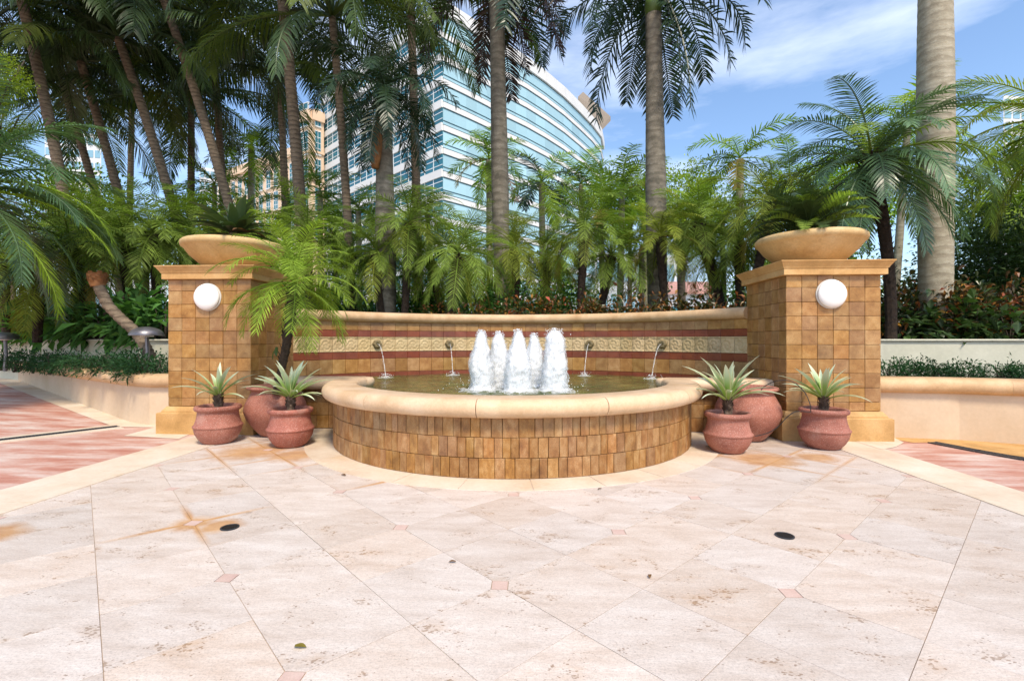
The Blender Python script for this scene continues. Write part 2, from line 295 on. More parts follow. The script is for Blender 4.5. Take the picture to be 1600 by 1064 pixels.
def travertine():
    m, nt, b, out = new_mat('travertine'); p = pos(nt); oi = nd(nt, 'ObjectInfo').outputs['Random']
    off = nd(nt, 'CombineXYZ', X=mth(nt, 'MULTIPLY', oi, 37.0), Y=mth(nt, 'MULTIPLY', oi, 91.0)).outputs[0]
    pr = nd(nt, 'VectorMath', _operation='ADD', i0=p, i1=off).outputs[0]
    ps = nd(nt, 'Mapping', Vector=pr, Scale=(1.0, 3.2, 1)).outputs[0]
    n1 = nd(nt, 'TexNoise', Vector=ps, Scale=2.6, Detail=10.0, Roughness=0.68).outputs[0]
    c = ramp(nt, n1, [(0.25, (0.47, 0.38, 0.31)), (0.42, (0.58, 0.49, 0.42)), (0.58, (0.645, 0.565, 0.50)), (0.75, (0.71, 0.645, 0.585))])
    n2 = nd(nt, 'TexNoise', Vector=ps, Scale=38.0, Detail=4.0, Roughness=0.7).outputs[0]
    n4 = nd(nt, 'TexNoise', Vector=pr, Scale=130.0, Detail=3.0, Roughness=0.75).outputs[0]
    c = mixc(nt, 0.36, c, ramp(nt, n2, [(0.3, 0.5), (0.62, 1.08)]), 'MULTIPLY'); c = mixc(nt, 0.5, c, ramp(nt, n4, [(0.33, 0.55), (0.52, 1.05)]), 'MULTIPLY')
    # pits: small dark holes gathered in clusters along the bedding
    v = nd(nt, 'TexVoronoi', Vector=nd(nt, 'Mapping', Vector=pr, Scale=(1.0, 1.9, 1)).outputs[0], Scale=52.0, Randomness=1.0).outputs['Distance']
    cl = nd(nt, 'TexNoise', Vector=nd(nt, 'Mapping', Vector=pr, Scale=(1.0, 1.7, 1)).outputs[0], Scale=3.0, Detail=5.0, Roughness=0.72).outputs[0]
    thr = ramp(nt, cl, [(0.50, 0.0), (0.66, 0.60)])
    pit = mth(nt, 'LESS_THAN', v, thr)
    pitf = mth(nt, 'MULTIPLY', pit, mth(nt, 'GREATER_THAN', nd(nt, 'TexNoise', Vector=pr, Scale=24.0, Detail=1.0).outputs[0], 0.47))
    c = mixc(nt, mth(nt, 'MULTIPLY', pitf, 0.7), c, (0.17, 0.095, 0.05))
    c = mixc(nt, ramp(nt, cl, [(0.56, 0.0), (0.74, 0.65)]), c, (0.50, 0.36, 0.25))
    c = nd(nt, 'HueSaturation', Color=c, Value=mth(nt, 'MULTIPLY_ADD', oi, 0.13, 0.935), Saturation=mth(nt, 'MULTIPLY_ADD', mth(nt, 'FRACT', mth(nt, 'MULTIPLY', oi, 13.7)), 0.4, 0.8)).outputs[0]
    # rust: patches of their own shape plus runs along the joints near them
    nn = nd(nt, 'TexNoise', Vector=p, Scale=5.0, Detail=5.0, Roughness=0.65).outputs[0]
    sx = nd(nt, 'SeparateXYZ', Vector=p)
    u_ = mth(nt, 'DIVIDE', mth(nt, 'SUBTRACT', sx.outputs[0], 0.15), 0.693); v_ = mth(nt, 'DIVIDE', mth(nt, 'ADD', sx.outputs[1], 4.0), 0.693)
    def seam(q): return mth(nt, 'ABSOLUTE', mth(nt, 'SUBTRACT', mth(nt, 'FRACT', mth(nt, 'ADD', q, 0.5)), 0.5))
    sa = seam(mth(nt, 'ADD', u_, v_)); sb = seam(mth(nt, 'SUBTRACT', u_, v_))
    sm = mth(nt, 'MINIMUM', sa, sb)
    tot = None; near = None
    for (cx, cy, r1, r2) in ((-2.72, -1.30, 0.50, 0.95), (2.62, -1.38, 0.42, 0.85), (-1.93, -3.31, 0.17, 0.52), (-1.72, -3.36, 0.16, 0.2), (-3.05, -3.58, 0.24, 0.26), (-2.2, -1.45, 0.36, 0.8), (3.2, -1.25, 0.25, 0.5), (-1.0, -2.2, 0.1, 0.5)):
        d = nd(nt, 'VectorMath', _operation='DISTANCE', i0=p, i1=(cx, cy, 0)).outputs['Value']
        dn = mth(nt, 'MULTIPLY_ADD', nn, r1 * 1.1, mth(nt, 'SUBTRACT', d, r1 * 0.55))
        f1 = ramp(nt, mth(nt, 'DIVIDE', dn, r1), [(0.45, 1.0), (0.95, 0.0)])
        f2 = ramp(nt, mth(nt, 'DIVIDE', d, r2), [(0.3, 1.0), (1.0, 0.0)])
        tot = f1 if tot is None else mth(nt, 'MAXIMUM', tot, f1); near = f2 if near is None else mth(nt, 'MAXIMUM', near, f2)
    js = mth(nt, 'MULTIPLY', ramp(nt, mth(nt, 'MULTIPLY_ADD', nn, 0.06, sm), [(0.045, 1.0), (0.10, 0.0)]), near)
    rust = mth(nt, 'MAXIMUM', mth(nt, 'MULTIPLY', tot, 0.75), mth(nt, 'MULTIPLY', js, 0.85))
    c = mixc(nt, rust, c, ramp(nt, nn, [(0.3, (0.36, 0.15, 0.03)), (0.7, (0.60, 0.33, 0.11))]))
    nt.links.new(c, b.inputs['Base Color']); b.inputs['Roughness'].default_value = 0.5
    bump(nt, b, mth(nt, 'SUBTRACT', mth(nt, 'MULTIPLY', n2, 0.3), pitf), 0.35, 0.004)
    return m
M['trav'] = travertine()
M['joint'] = plain('floor_joint', (0.46, 0.35, 0.25), 0.9, var=0.3, scale=4)

def water_mat():
    m, nt, b, out = new_mat('pool_water'); p = pos(nt)
    n = nd(nt, 'TexNoise', Vector=p, Scale=2.2, Detail=6.0, Roughness=0.65).outputs[0]
    c = ramp(nt, n, [(0.3, (0.02, 0.035, 0.012)), (0.5, (0.075, 0.09, 0.022)), (0.68, (0.17, 0.16, 0.045))])
    nt.links.new(c, b.inputs['Base Color']); b.inputs['Roughness'].default_value = 0.06; b.inputs['IOR'].default_value = 1.33
    h = nd(nt, 'TexNoise', Vector=p, Scale=16.0, Detail=3.0).outputs[0]; bump(nt, b, h, 0.5, 0.03); return m
M['water'] = water_mat()
def foam_mat(name, alpha=1.0, tint=(0.93, 0.95, 0.965)):
    m, nt, b, out = new_mat(name)
    b.inputs['Base Color'].default_value = c4(tint); b.inputs['Roughness'].default_value = 0.35
    p = pos(nt); n = nd(nt, 'TexNoise', Vector=scaled(nt, p, (1, 1, 0.35)), Scale=60.0, Detail=5.0).outputs[0]; bump(nt, b, n, 0.5, 0.008)
    t = nd(nt, 'BsdfTranslucent', Color=c4(tint)); mixs = nd(nt, 'MixShader', Fac=0.35)
    nt.links.new(b.outputs[0], mixs.inputs[1]); nt.links.new(t.outputs[0], mixs.inputs[2]); s_ = mixs.outputs[0]
    if alpha < 1:
        tr = nd(nt, 'BsdfTransparent'); m2 = nd(nt, 'MixShader')
        n2 = nd(nt, 'TexNoise', Vector=scaled(nt, p, (1, 1, 0.4)), Scale=30.0, Detail=3.0).outputs[0]
        nt.links.new(ramp(nt, n2, [(0.35, alpha * 0.4), (0.65, min(1, alpha * 1.5))]), m2.inputs[0])
        nt.links.new(tr.outputs[0], m2.inputs[1]); nt.links.new(s_, m2.inputs[2]); s_ = m2.outputs[0]
    nt.links.new(s_, out.inputs[0]); return m
M['foam'] = foam_mat('white_foam'); M['spray'] = foam_mat('water_spray', 0.45); M['stream'] = foam_mat('falling_water', 0.42); M['veil'] = foam_mat('spray_veil', 0.34)
def glass_mat(name, c, rough=0.08, metal=0.25):
    m, nt, b, out = new_mat(name); oi = nd(nt, 'ObjectInfo').outputs['Random']
    cc = nd(nt, 'HueSaturation', Color=c4(c), Value=mth(nt, 'MULTIPLY_ADD', oi, 0.25, 0.87)).outputs[0]
    nt.links.new(cc, b.inputs['Base Color']); b.inputs['Roughness'].default_value = rough; b.inputs['Metallic'].default_value = metal
    return m
M['glass'] = glass_mat('teal_facade_glass', (0.36, 0.55, 0.59), 0.12, 0.08); M['glass_d'] = glass_mat('dark_teal_glass', (0.03, 0.16, 0.20), 0.06, 0.2)
M['white_panel'] = plain('white_facade_band', (0.66, 0.65, 0.62), 0.6, var=0.06, scale=0.3)
M['mullion'] = plain('dark_mullion', (0.025, 0.07, 0.08), 0.4)
M['white_mullion'] = plain('white_mullion', (0.65, 0.68, 0.68), 0.4)
M['tan'] = plain('tan_facade', (0.68, 0.49, 0.33), 0.8, var=0.06, scale=0.3)
M['tan_roof'] = plain('tan_soffit', (0.27, 0.22, 0.17), 0.8)
M['far_white'] = plain('far_white_facade', (0.62, 0.63, 0.64), 0.7); M['far_blue'] = glass_mat('far_blue_glass', (0.22, 0.38, 0.46), 0.2, 0.1)
M['red_roof'] = plain('red_roof_tiles', (0.42, 0.22, 0.17), 0.8, var=0.2, scale=2)
# ------------------------------------------------------------------ ground, plaza, paving
def rampz(x, y): return max(0.0, ((x + 5.6) * -0.8 + (y - 0.3) * 0.6)) * 0.042
struct('ground', MB().poly([(-700, -300, -0.06), (700, -300, -0.06), (700, 900, -0.06), (-700, 900, -0.06)]), M['street'])
pb = struct('plaza_floor', MB().poly([(-3.9, -6.2, -0.0045), (4.1, -6.2, -0.0045), (4.1, 0.9, -0.0045), (-3.9, 0.9, -0.0045)]), M['joint'])
struct('pavement', MB().poly([(-3.9, -40, -0.004), (4.1, -40, -0.004), (4.1, -6.15, -0.004), (-3.9, -6.15, -0.004)]), M['trav'])
LU = 0.693; side = LU * math.sqrt(2) / 2
def slab_mesh():
    h = side / 2; g = 0.0014; cut = 0.057; mb = MB()
    def ring(ins, z):
        k = h - ins
        return [(-k + cut, -k, z), (k, -k, z), (k, k, z), (-k, k, z), (-k, -k + cut, z)]
    rings = [ring(g, -0.03), ring(g, -0.0006), ring(g + 0.0005, 0)]
    for r_ in rings: mb.v += [Vector(p) for p in r_]
    for k in (0, 1):
        for j in range(5): mb.f.append([k * 5 + j, k * 5 + (j + 1) % 5, k * 5 + 5 + (j + 1) % 5, k * 5 + 5 + j])
    mb.f.append([10, 11, 12, 13, 14]); return mb.mesh('slab')
SLAB = slab_mesh()
DIA = MB(); hd = 0.057 / math.sqrt(2) - 0.002
DIA.box((0, 0, -0.012), (hd * 2, hd * 2, 0.024)); DIA = DIA.mesh('inset')
for i in range(-14, 18):
    for j in range(-14, 18):
        a_, b_ = (i + 0.5) / 2, (j + 0.5) / 2
        x, y = 0.15 + LU * (a_ + b_), -4.0 + LU * (a_ - b_)
        if -3.75 < x < 4.0 and -5.7 < y < 0.25 and math.hypot(x, y) > 1.9:
            # nearest inset lies at the integer corner of this cell
            ia, ib = round(a_), round(b_)
            dx, dy = LU * ((ia - a_) + (ib - b_)), LU * ((ia - a_) - (ib - b_))
            rot = math.atan2(dy, dx) - R(225)
            obj('slab', SLAB, M['trav'], pb, (x, y, rnd.uniform(-0.0008, 0.0008)), (rnd.uniform(-.0012, .0012), rnd.uniform(-.0012, .0012), rot))
for i in range(-6, 8):
    for j in range(-6, 8):
        x, y = 0.15 + LU * (i + j), -4.0 + LU * (i - j)
        if -3.4 < x < 3.7 and -5.4 < y < 0.0 and math.hypot(x, y) > 2.5: obj('inset', DIA, M['diamond'], pb, (x, y, 0.0))
def drain(px, py, label):
    q = at(px, py, CAM.z * FPX / (py - HZ)); t = thing('floor_drain', label, 'drain', (q.x, q.y, 0.004), 'round floor drains')
    r_ = 0.055; mb = MB().lathe([(r_, -0.002), (r_, 0.003), (r_ - 0.008, 0.004), (r_ - 0.01, 0.001), (0.001, 0.001)], 28); obj('frame', mb, M['drain'], t, (q.x, q.y, 0.003))
    mb = MB()
    for k in range(-3, 4): mb.box((0, k * 0.012, 0.003), (2 * math.sqrt(max(0, 0.044 ** 2 - (k * 0.012) ** 2)), 0.005, 0.003))
    obj('grate', mb, M['black_tube'], t, (q.x, q.y, 0.003))
drain(359, 825, 'round black floor drain beside the star shaped rust stain')
drain(1226, 838, 'round black floor drain on the clean right side of the plaza')

def strip_pieces(parent, name, mat, x0, x1, y0, y1, step, z):
    y = y0; k = 0
    while y < y1 - 0.05:
        s_ = min(step, y1 - y); mb = MB().box(((x0 + x1) / 2, y + s_ / 2, z - 0.012), (x1 - x0, s_ - 0.004, 0.024)); obj(name, mb, mat, parent); y += s_
bl = struct('stone_border_left', MB().poly([(-3.96, -9, -0.001), (-3.36, -9, -0.001), (-3.36, -0.36, -0.001), (-3.96, -0.36, -0.001)]), M['joint'])
strip_pieces(bl, 'border_stone', M['band'], -3.955, -3.365, -6.4, -0.37, 0.85, 0.006)
br = struct('stone_border_right', MB().poly([(3.65, -9, -0.001), (4.17, -9, -0.001), (4.17, -0.36, -0.001), (3.65, -0.36, -0.001)]), M['joint'])
strip_pieces(br, 'border_stone', M['band'], 3.655, 4.165, -6.4, -0.37, 0.85, 0.006)
# ring of cream stone round the basin
rg = struct('basin_border', MB().lathe([(2.1, -0.002), (2.5, -0.002)], 96), M['joint'])
RB0, RB1 = 2.12, 2.53
nR = 13
for k in range(nR):
    a0, a1 = math.pi + (k) * math.pi / nR + 0.0015, math.pi + (k + 1) * math.pi / nR - 0.0015; mb = MB(); m_ = 10
    for q in range(m_ + 1):
        an = a0 + (a1 - a0) * q / m_
        for r_, z in ((RB0, -0.01), (RB0, 0.004), (RB1, 0.004), (RB1, -0.01)): mb.v.append(Vector((r_ * math.cos(an), r_ * math.sin(an), z)))
    for q in range(m_):
        for j in range(3): mb.f.append([q * 4 + j, q * 4 + 4 + j, q * 4 + 5 + j, q * 4 + 1 + j])
    mb.f.append([0, 1, 2, 3]); mb.f.append([m_ * 4 + 3, m_ * 4 + 2, m_ * 4 + 1, m_ * 4]); obj('border_stone', mb, M['band'], rg)

def grid_sheet(x0, x1, y0, y1, n, m, zf, keep=None):
    mb = MB()
    for j in range(m + 1):
        for i in range(n + 1):
            x, y = x0 + (x1 - x0) * i / n, y0 + (y1 - y0) * j / m; mb.v.append(Vector((x, y, zf(x, y))))
    for j in range(m):
        for i in range(n):
            a_ = j * (n + 1) + i; q = [a_, a_ + 1, a_ + n + 2, a_ + n + 1]
            if keep is None or keep(sum((mb.v[t] for t in q), Vector()) / 4): mb.f.append(q)
    return mb
struct('red_pavement_left', grid_sheet(-34, -3.94, -40, 12, 60, 100, lambda x, y: 0.002 + rampz(x, y)), M['red_pave'])
struct('red_pavement_right', MB().poly([(4.15, -40, 0.002), (30, -40, 0.002), (30, 2, 0.002), (4.15, 2, 0.002)]), M['red_pave'])
def path_sheet(name, left, right, mat, dz, n=14):
    mb = MB(); k = len(left)
    L = []; Rr = []
    for s_, dst in ((left, L), (right, Rr)):
        for i in range(k - 1):
            for q in range(n): f = q / n; dst.append((s_[i][0] + (s_[i + 1][0] - s_[i][0]) * f, s_[i][1] + (s_[i + 1][1] - s_[i][1]) * f))
        dst.append(s_[-1])
    for p, q in zip(L, Rr):
        mb.v.append(Vector((p[0], p[1], dz + rampz(*p)))); mb.v.append(Vector((q[0], q[1], dz + rampz(*q))))
    for i in range(len(L) - 1): mb.f.append([2 * i, 2 * i + 1, 2 * i + 3, 2 * i + 2])
    return struct(name, mb, mat)
path_sheet('cream_strip_left', [(-4.3, 0.3), (-5.2, 0.5), (-5.7, 0.75), (-13.5, 5.5)], [(-4.3, -0.2), (-4.95, -0.02), (-5.55, 0.02), (-13.5, 4.75)], M['band'], 0.006)
path_sheet('cream_corner_left', [(-4.3, 0.3), (-4.95, 0.1)], [(-4.02, -0.74), (-4.85, -0.6)], M['band'], 0.0065)
struct('cream_corner_right', MB().poly([(4.1, -0.9, 0.0085), (4.35, -0.75, 0.0085), (4.62, -0.5, 0.0085), (4.75, -0.1, 0.0085), (4.1, -0.1, 0.0085)]), M['band'])
struct('orange_strip_right', MB().poly([(4.6, -0.1, 0.0055), (4.72, -0.5, 0.0055), (4.98, -0.46, 0.0055), (5.14, -0.87, 0.0055), (5.34, -1.17, 0.0055), (6.2, -2.2, 0.0055), (9, -4, 0.0055), (9, 1, 0.0055)]), M['cast'])
# slot drains
def channel(name, label, pts, wd, border, par=True):
    t = thing('channel_drain', label, 'drain', (pts[0][0], pts[0][1], 0), 'channel drains')
    if border:
        for sgn in (-1, 1):
            mb = MB(); n_ = len(pts)
            mb.sweep(pts, [(sgn * (wd / 2 + 0.002), -0.01), (sgn * (wd / 2 + 0.002), 0.0105), (sgn * (wd / 2 + border), 0.0105), (sgn * (wd / 2 + border), -0.01)], [rampz(*p) for p in pts]); obj('border_stone', mb, M['band'], t)
    for i in range(len(pts) - 1):
        p, q = Vector(pts[i]), Vector(pts[i + 1]); d = (q - p); L_ = d.length; n_ = max(1, int(L_ / 0.5)); an = math.atan2(d.y, d.x)
        for k in range(n_):
            mb = MB(); s_ = L_ / n_; c_ = p + d * ((k + 0.5) / n_)
            mb.box((0, wd * 0.42, 0), (s_ - 0.006, wd * 0.16, 0.012)); mb.box((0, -wd * 0.42, 0), (s_ - 0.006, wd * 0.16, 0.012))
            for b_ in range(int(s_ / 0.03)): mb.box((-s_ / 2 + 0.02 + b_ * 0.03, 0, -0.001), (0.018, wd * 0.7, 0.010))
            mb.box((0, 0, -0.008), (s_ - 0.006, wd, 0.004))
            obj('grate', mb, M['drain'], t, (c_.x, c_.y, 0.010 + rampz(c_.x, c_.y)), (0, 0, an))
channel('channel_drain', 'dark channel drain between white stone borders left of the pillar', [(-5.48, 0.02), (-6.1, -0.94), (-7.4, -2.9)], 0.13, 0.16)
channel('channel_drain', 'dark channel drain along the right planter wall', [(4.95, -0.475), (5.08, -0.925), (5.22, -1.27), (5.9, -2.4)], 0.13, 0)

# ------------------------------------------------------------------ tiles
_tm = {}
def tile_mesh(wd, ht, t=0.014, b=0.0035):
    key = (round(wd, 3), round(ht, 3)); lst = _tm.setdefault(key, [])
    if len(lst) < 4:
        mb = MB(); j = lambda: rnd.uniform(-0.0012, 0.0012)
        for (ins, y) in ((0.0, 0.0), (0.0, -(t - b)), (b, -t)):
            for sx, sz in ((-1, -1), (1, -1), (1, 1), (-1, 1)): mb.v.append(Vector((sx * (wd / 2 - ins) + j(), y, sz * (ht / 2 - ins) + j())))
        for k in (0, 1):
            for q in range(4): mb.f.append([k * 4 + q, k * 4 + (q + 1) % 4, k * 4 + 4 + (q + 1) % 4, k * 4 + 4 + q])
        mb.f.append([8, 9, 10, 11]); lst.append(mb.mesh('tile')); return lst[-1]
    return rnd.choice(lst)
def put_tile(parent, c, rz, wd, ht, mat, name='tile', gap=0.004):
    """c: middle of the visible face; the tile's back is 14 mm behind it"""
    off = Vector((-math.sin(rz), math.cos(rz), 0)) * (0.014 + rnd.uniform(-0.0015, 0.0015))
    return obj(name, tile_mesh(wd - gap, ht - gap), mat, parent, Vector(c) + off, (rnd.uniform(-.004, .004), 0, rz + rnd.uniform(-.006, .006)))

def bullnose(wi, wo, z0, z1, n=9):
    """coping section: flat back at -wi, rounded nose reaching +wo"""
    r_ = (z1 - z0) / 2; pr = [(-wi, z0), (-wi, z1 - 0.02), (-wi + 0.02, z1)]
    for k in range(n + 1): an = math.pi / 2 - math.pi * k / n; pr.append((wo - r_ + r_ * math.cos(an), (z0 + z1) / 2 + r_ * math.sin(an)))
    return pr
def resample(pts, step):
    out = [Vector(pts[0])]; 
    for p, q in zip(pts, pts[1:]):
        p, q = Vector(p), Vector(q); n = max(1, int((q - p).length / step))
        for k in range(1, n + 1): out.append(p + (q - p) * (k / n))
    return out
def coping(parent, pts, prof, mat, length, zs=None, name='coping_stone', step=0.12):
    rs = resample(pts, step); n = max(1, round(length / step)); i = 0
    while i < len(rs) - 1:
        seg = rs[i:i + n + 1]
        if len(rs) - 1 - (i + n) < n // 3: seg = rs[i:]
        seg = [Vector(s_) for s_ in seg]
        if len(seg) > 1:
            d = (seg[1] - seg[0]).normalized(); seg[0] += d * 0.0008; d = (seg[-1] - seg[-2]).normalized(); seg[-1] -= d * 0.0008
            mb = MB().sweep(seg, prof, [zs(p.x, p.y) for p in seg] if zs else None); m_ = mb.mesh(name); smooth(m_)
            for po in m_.polygons:
                if len(po.vertices) > 4: po.use_smooth = False
            obj(name, m_, mat, parent)
        i += len(seg) - 1

# ------------------------------------------------------------------ fountain basin
BR = 2.226; WZ = 0.585
basin = thing('fountain_basin', 'half round fountain basin clad in upright ochre tiles with a broad cream rim', 'fountain', (0, -1.1, 0))
arc = lambda r_, a0, a1, n: [(r_ * math.cos(a0 + (a1 - a0) * k / n), r_ * math.sin(a0 + (a1 - a0) * k / n)) for k in range(n + 1)]
obj('wall_core', MB().sweep(arc(BR - 0.014, math.pi, 2 * math.pi, 72), [(0, 0), (0, 0.55), (-0.2, 0.55), (-0.2, 0)]), M['grout'], basin)
for s_ in (-1, 1):
    x0, x1 = s_ * 2.1, s_ * 3.343
    obj('side_wall_core', MB().box(((x0 + x1) / 2, 0.20, 0.27), (abs(x1 - x0), 0.27, 0.54)), M['grout'], basin)
    nx = 7
    for i in range(nx):
        for j in range(3): put_tile(basin, (s_ * (2.18 + (i + .5) * 0.166), 0.051, 0.005 + (j + .5) * 0.178), 0, 0.166, 0.178, M['basin_tile'])
for j in range(3):
    th = math.pi + 0.01 + rnd.uniform(0, 0.02)
    while th < 2 * math.pi - 0.02:
        wd = rnd.choice([0.072, 0.08, 0.085, 0.09, 0.098, 0.14]) ; da = wd / BR
        an = th + da / 2; put_tile(basin, (BR * math.cos(an), BR * math.sin(an), 0.004 + (j + .5) * 0.178), an + R(90), wd, 0.178, M['basin_tile'], gap=0.0045); th += da
RZ0, RZ1 = 0.537, 0.70
rimprof = bullnose(0.185, 0.215, RZ0, RZ1, 12)
rimprof[0:3] = [(-0.15, RZ0), (-0.185, RZ0 + 0.04), (-0.185, RZ1 - 0.03), (-0.155, RZ1)]
coping(basin, arc(2.135, math.pi, 2 * math.pi, 120), rimprof, M['rim'], 1.05, step=0.056, name='rim_stone')
for s_ in (-1, 1):
    pts = [(-3.34, 0.11), (-2.08, 0.11)] if s_ < 0 else [(2.08, 0.11), (3.34, 0.11)]
    pr = bullnose(0.20, 0.20, RZ0 + 0.002, RZ1 - 0.003, 10); coping(basin, pts, pr, M['rim'], 1.6, name='rim_stone')
    # rounded tip of the straight rim
    mb = MB().lathe([(0.001, RZ0 + 0.004), (0.13, RZ0 + 0.004), (0.18, RZ0 + 0.05), (0.198, RZ0 + 0.09), (0.192, RZ1 - 0.03), (0.175, RZ1 - 0.008), (0.15, RZ1 - 0.0045), (0.001, RZ1 - 0.0045)], 40, (s_ * 2.10, 0.11, 0)); obj('rim_stone', smooth(mb.mesh('rim_stone')), M['rim'], basin)

# ------------------------------------------------------------------ curved back wall
AC = Vector((0, -1.255)); AR = 3.87; AH = math.asin(3.343 / AR); NB = 37
wall = thing('fountain_back_wall', 'curved tiled fountain wall with red bands, carved frieze and rounded coping', 'wall', (0, 2.6, 0))
arcw = lambda r_, n=90, h=AH: [(AC.x + r_ * math.sin(-h + 2 * h * k / n), AC.y + r_ * math.cos(-h + 2 * h * k / n)) for k in range(n + 1)]
obj('wall_core', MB().sweep(arcw(AR + 0.014), [(0, 0.2), (0, 1.53), (-0.28, 1.53), (-0.28, 0.2)]), M['grout'], wall)
pw = 2 * AH * AR / NB
def frieze_mesh():
    mb = MB(); n = 26; wd, ht = pw - 0.004, 0.243
    def hf(u, v):   # scrolled leaf on a plain ground, bead row along the top
        x, y = u, v + 0.06; r_ = math.hypot(x, y * 0.95); th = math.atan2(y, x)
        h = 0.0
        if r_ < 0.43: h = 0.007 + 0.006 * math.cos(26 * r_ - 1.6 * th) * (0.4 + r_) + 0.002 * math.cos(7 * th)
        if 0.43 <= r_ < 0.47: h = 0.006
        if v > 0.40: h = 0.010 + 0.006 * (1 if math.sin(u * 50) > 0 else -0.6)
        if v < -0.44: h = 0.012
        if abs(u) > 0.475: h = 0.0
        return h
    for j in range(n + 1):
        for i in range(n + 1):
            u, v = i / n - 0.5, j / n - 0.5; mb.v.append(Vector((u * wd, -0.002 - hf(u, v), v * ht)))
    for j in range(n):
        for i in range(n): a_ = j * (n + 1) + i; mb.f.append([a_, a_ + 1, a_ + n + 2, a_ + n + 1])
    return smooth(mb.mesh('frieze_tile'))
FR = frieze_mesh()
for k in range(NB):
    ph = -AH + (k + 0.5) * 2 * AH / NB; c = AC + Vector((math.sin(ph), math.cos(ph))) * AR
    for z0, z1, nm, mt in ((1.37, 1.515, 'tile', 'tile'), (1.262, 1.368, 'red_tile', 'red_tile'), (0.891, 1.011, 'red_tile', 'red_tile'), (0.655, 0.889, 'tile', 'tile'), (0.50, 0.653, 'red_tile', 'red_tile')):
        put_tile(wall, (c.x, c.y, (z0 + z1) / 2), -ph, pw, z1 - z0, M[mt], nm, gap=0.0035 if nm == 'tile' else 0.002)
    obj('frieze_tile', FR, M['frieze'], wall, (c.x + 0.006 * math.sin(ph), c.y + 0.006 * math.cos(ph), 1.137), (0, 0, -ph))
pr = bullnose(0.32, 0.085, 1.512, 1.684, 10); coping(wall, arcw(AR, 120), pr, M['coping'], 1.2, step=0.067)
SP = []
for q in (-2, -1, 0, 1, 2):
    ph = q * 6 * 2 * AH / NB; c = AC + Vector((math.sin(ph), math.cos(ph))) * (AR - 0.02); nrm = Vector((-math.sin(ph), -math.cos(ph), 0)); SP.append((Vector((c.x, c.y, 1.137)), nrm))
    mb = MB(); prf = [(0.001, 0.02), (0.016, 0.02), (0.022, 0.036), (0.035, 0.03), (0.045, 0.036), (0.062, 0.026), (0.072, 0.008), (0.075, -0.012)]
    for r_, z in prf:
        for j in range(24):
            an = 2 * math.pi * j / 24; rr = r_ * (1 + 0.10 * math.cos(6 * an) * (r_ > 0.05)); mb.v.append(Vector((rr * math.cos(an), -z, rr * math.sin(an))))
    for i in range(len(prf) - 1):
        for j in range(24): mb.f.append([i * 24 + j, i * 24 + (j + 1) % 24, i * 24 + 24 + (j + 1) % 24, i * 24 + 24 + j])
    mb.tube([(0, -0.015, 0.0), (0, -0.042, -0.003)], 0.011, 10)
    obj('spout', smooth(mb.mesh('spout')), plain('mossy_bronze', (0.17, 0.13, 0.06), 0.7, 0.0, var=0.3, scale=30) if q == -2 else bpy.data.materials['mossy_bronze'], wall, (c.x, c.y, 1.137), (0, 0, -ph))

# ------------------------------------------------------------------ pillars
def loft(mb, cx, cy, rings):
    n0 = len(mb.v)
    for hx, hy, z in rings:
        for sx, sy in ((-1, -1), (1, -1), (1, 1), (-1, 1)): mb.v.append(Vector((cx + sx * hx, cy + sy * hy, z)))
    for k in range(len(rings) - 1):
        for j in range(4): mb.f.append([n0 + k * 4 + j, n0 + k * 4 + (j + 1) % 4, n0 + k * 4 + 4 + (j + 1) % 4, n0 + k * 4 + 4 + j])
    mb.f.append([n0 + 3, n0 + 2, n0 + 1, n0]); e_ = n0 + 4 * (len(rings) - 1); mb.f.append([e_, e_ + 1, e_ + 2, e_ + 3]); return mb
PW = 1.103; PH = PW / 2; PCX = 3.343 + PH; PCY = -0.377 + PH
for s_, lab in ((-1, 'square ochre tiled pillar with stone cap, behind the potted palm'), (1, 'square ochre tiled pillar with stone cap, right of the fountain')):
    cx = s_ * PCX; t = thing('tiled_pillar', lab, 'pillar', (cx, PCY, 0), 'fountain pillars')
    obj('core', loft(MB(), cx, PCY, [(PH - 0.013, PH - 0.013, 0.0), (PH - 0.013, PH - 0.013, 2.0)]), M['grout'], t)
    obj('base', loft(MB(), cx, PCY, [(PH + .091, PH + .091, 0.001), (PH + .091, PH + .091, 0.266), (PH + .082, PH + .082, 0.275), (PH + .052, PH + .052, 0.277), (PH + .05, PH + .05, 0.295), (PH + .012, PH + .012, 0.348), (PH - .03, PH - .03, 0.349)]), M['cast'], t)
    obj('cap', loft(MB(), cx, PCY, [(PH + .03, PH + .03, 1.985), (PH + .05, PH + .05, 1.99), (PH + .05, PH + .05, 2.062), (PH + .058, PH + .058, 2.066), (PH + .066, PH + .066, 2.085), (PH + .100, PH + .100, 2.138), (PH + .107, PH + .107, 2.145), (PH + .107, PH + .107, 2.156)]), M['cast'], t)
    rows = [(0.352, 0.458)] + [(0.458 + k * 0.1725, 0.458 + (k + 1) * 0.1725) for k in range(8)] + [(1.838, 1.985)]
    tw = PW / 6
    for z0, z1 in rows:
        for i in range(6):
            put_tile(t, (cx - PH + (i + .5) * tw, PCY - PH, (z0 + z1) / 2), 0, tw, z1 - z0, M['tile'])
            put_tile(t, (cx - s_ * PH, PCY - PH + (i + .5) * tw, (z0 + z1) / 2), -s_ * R(90), tw, z1 - z0, M['tile'])
            put_tile(t, (cx + s_ * PH, PCY - PH + (i + .5) * tw, (z0 + z1) / 2), s_ * R(90), tw, z1 - z0, M['tile'])

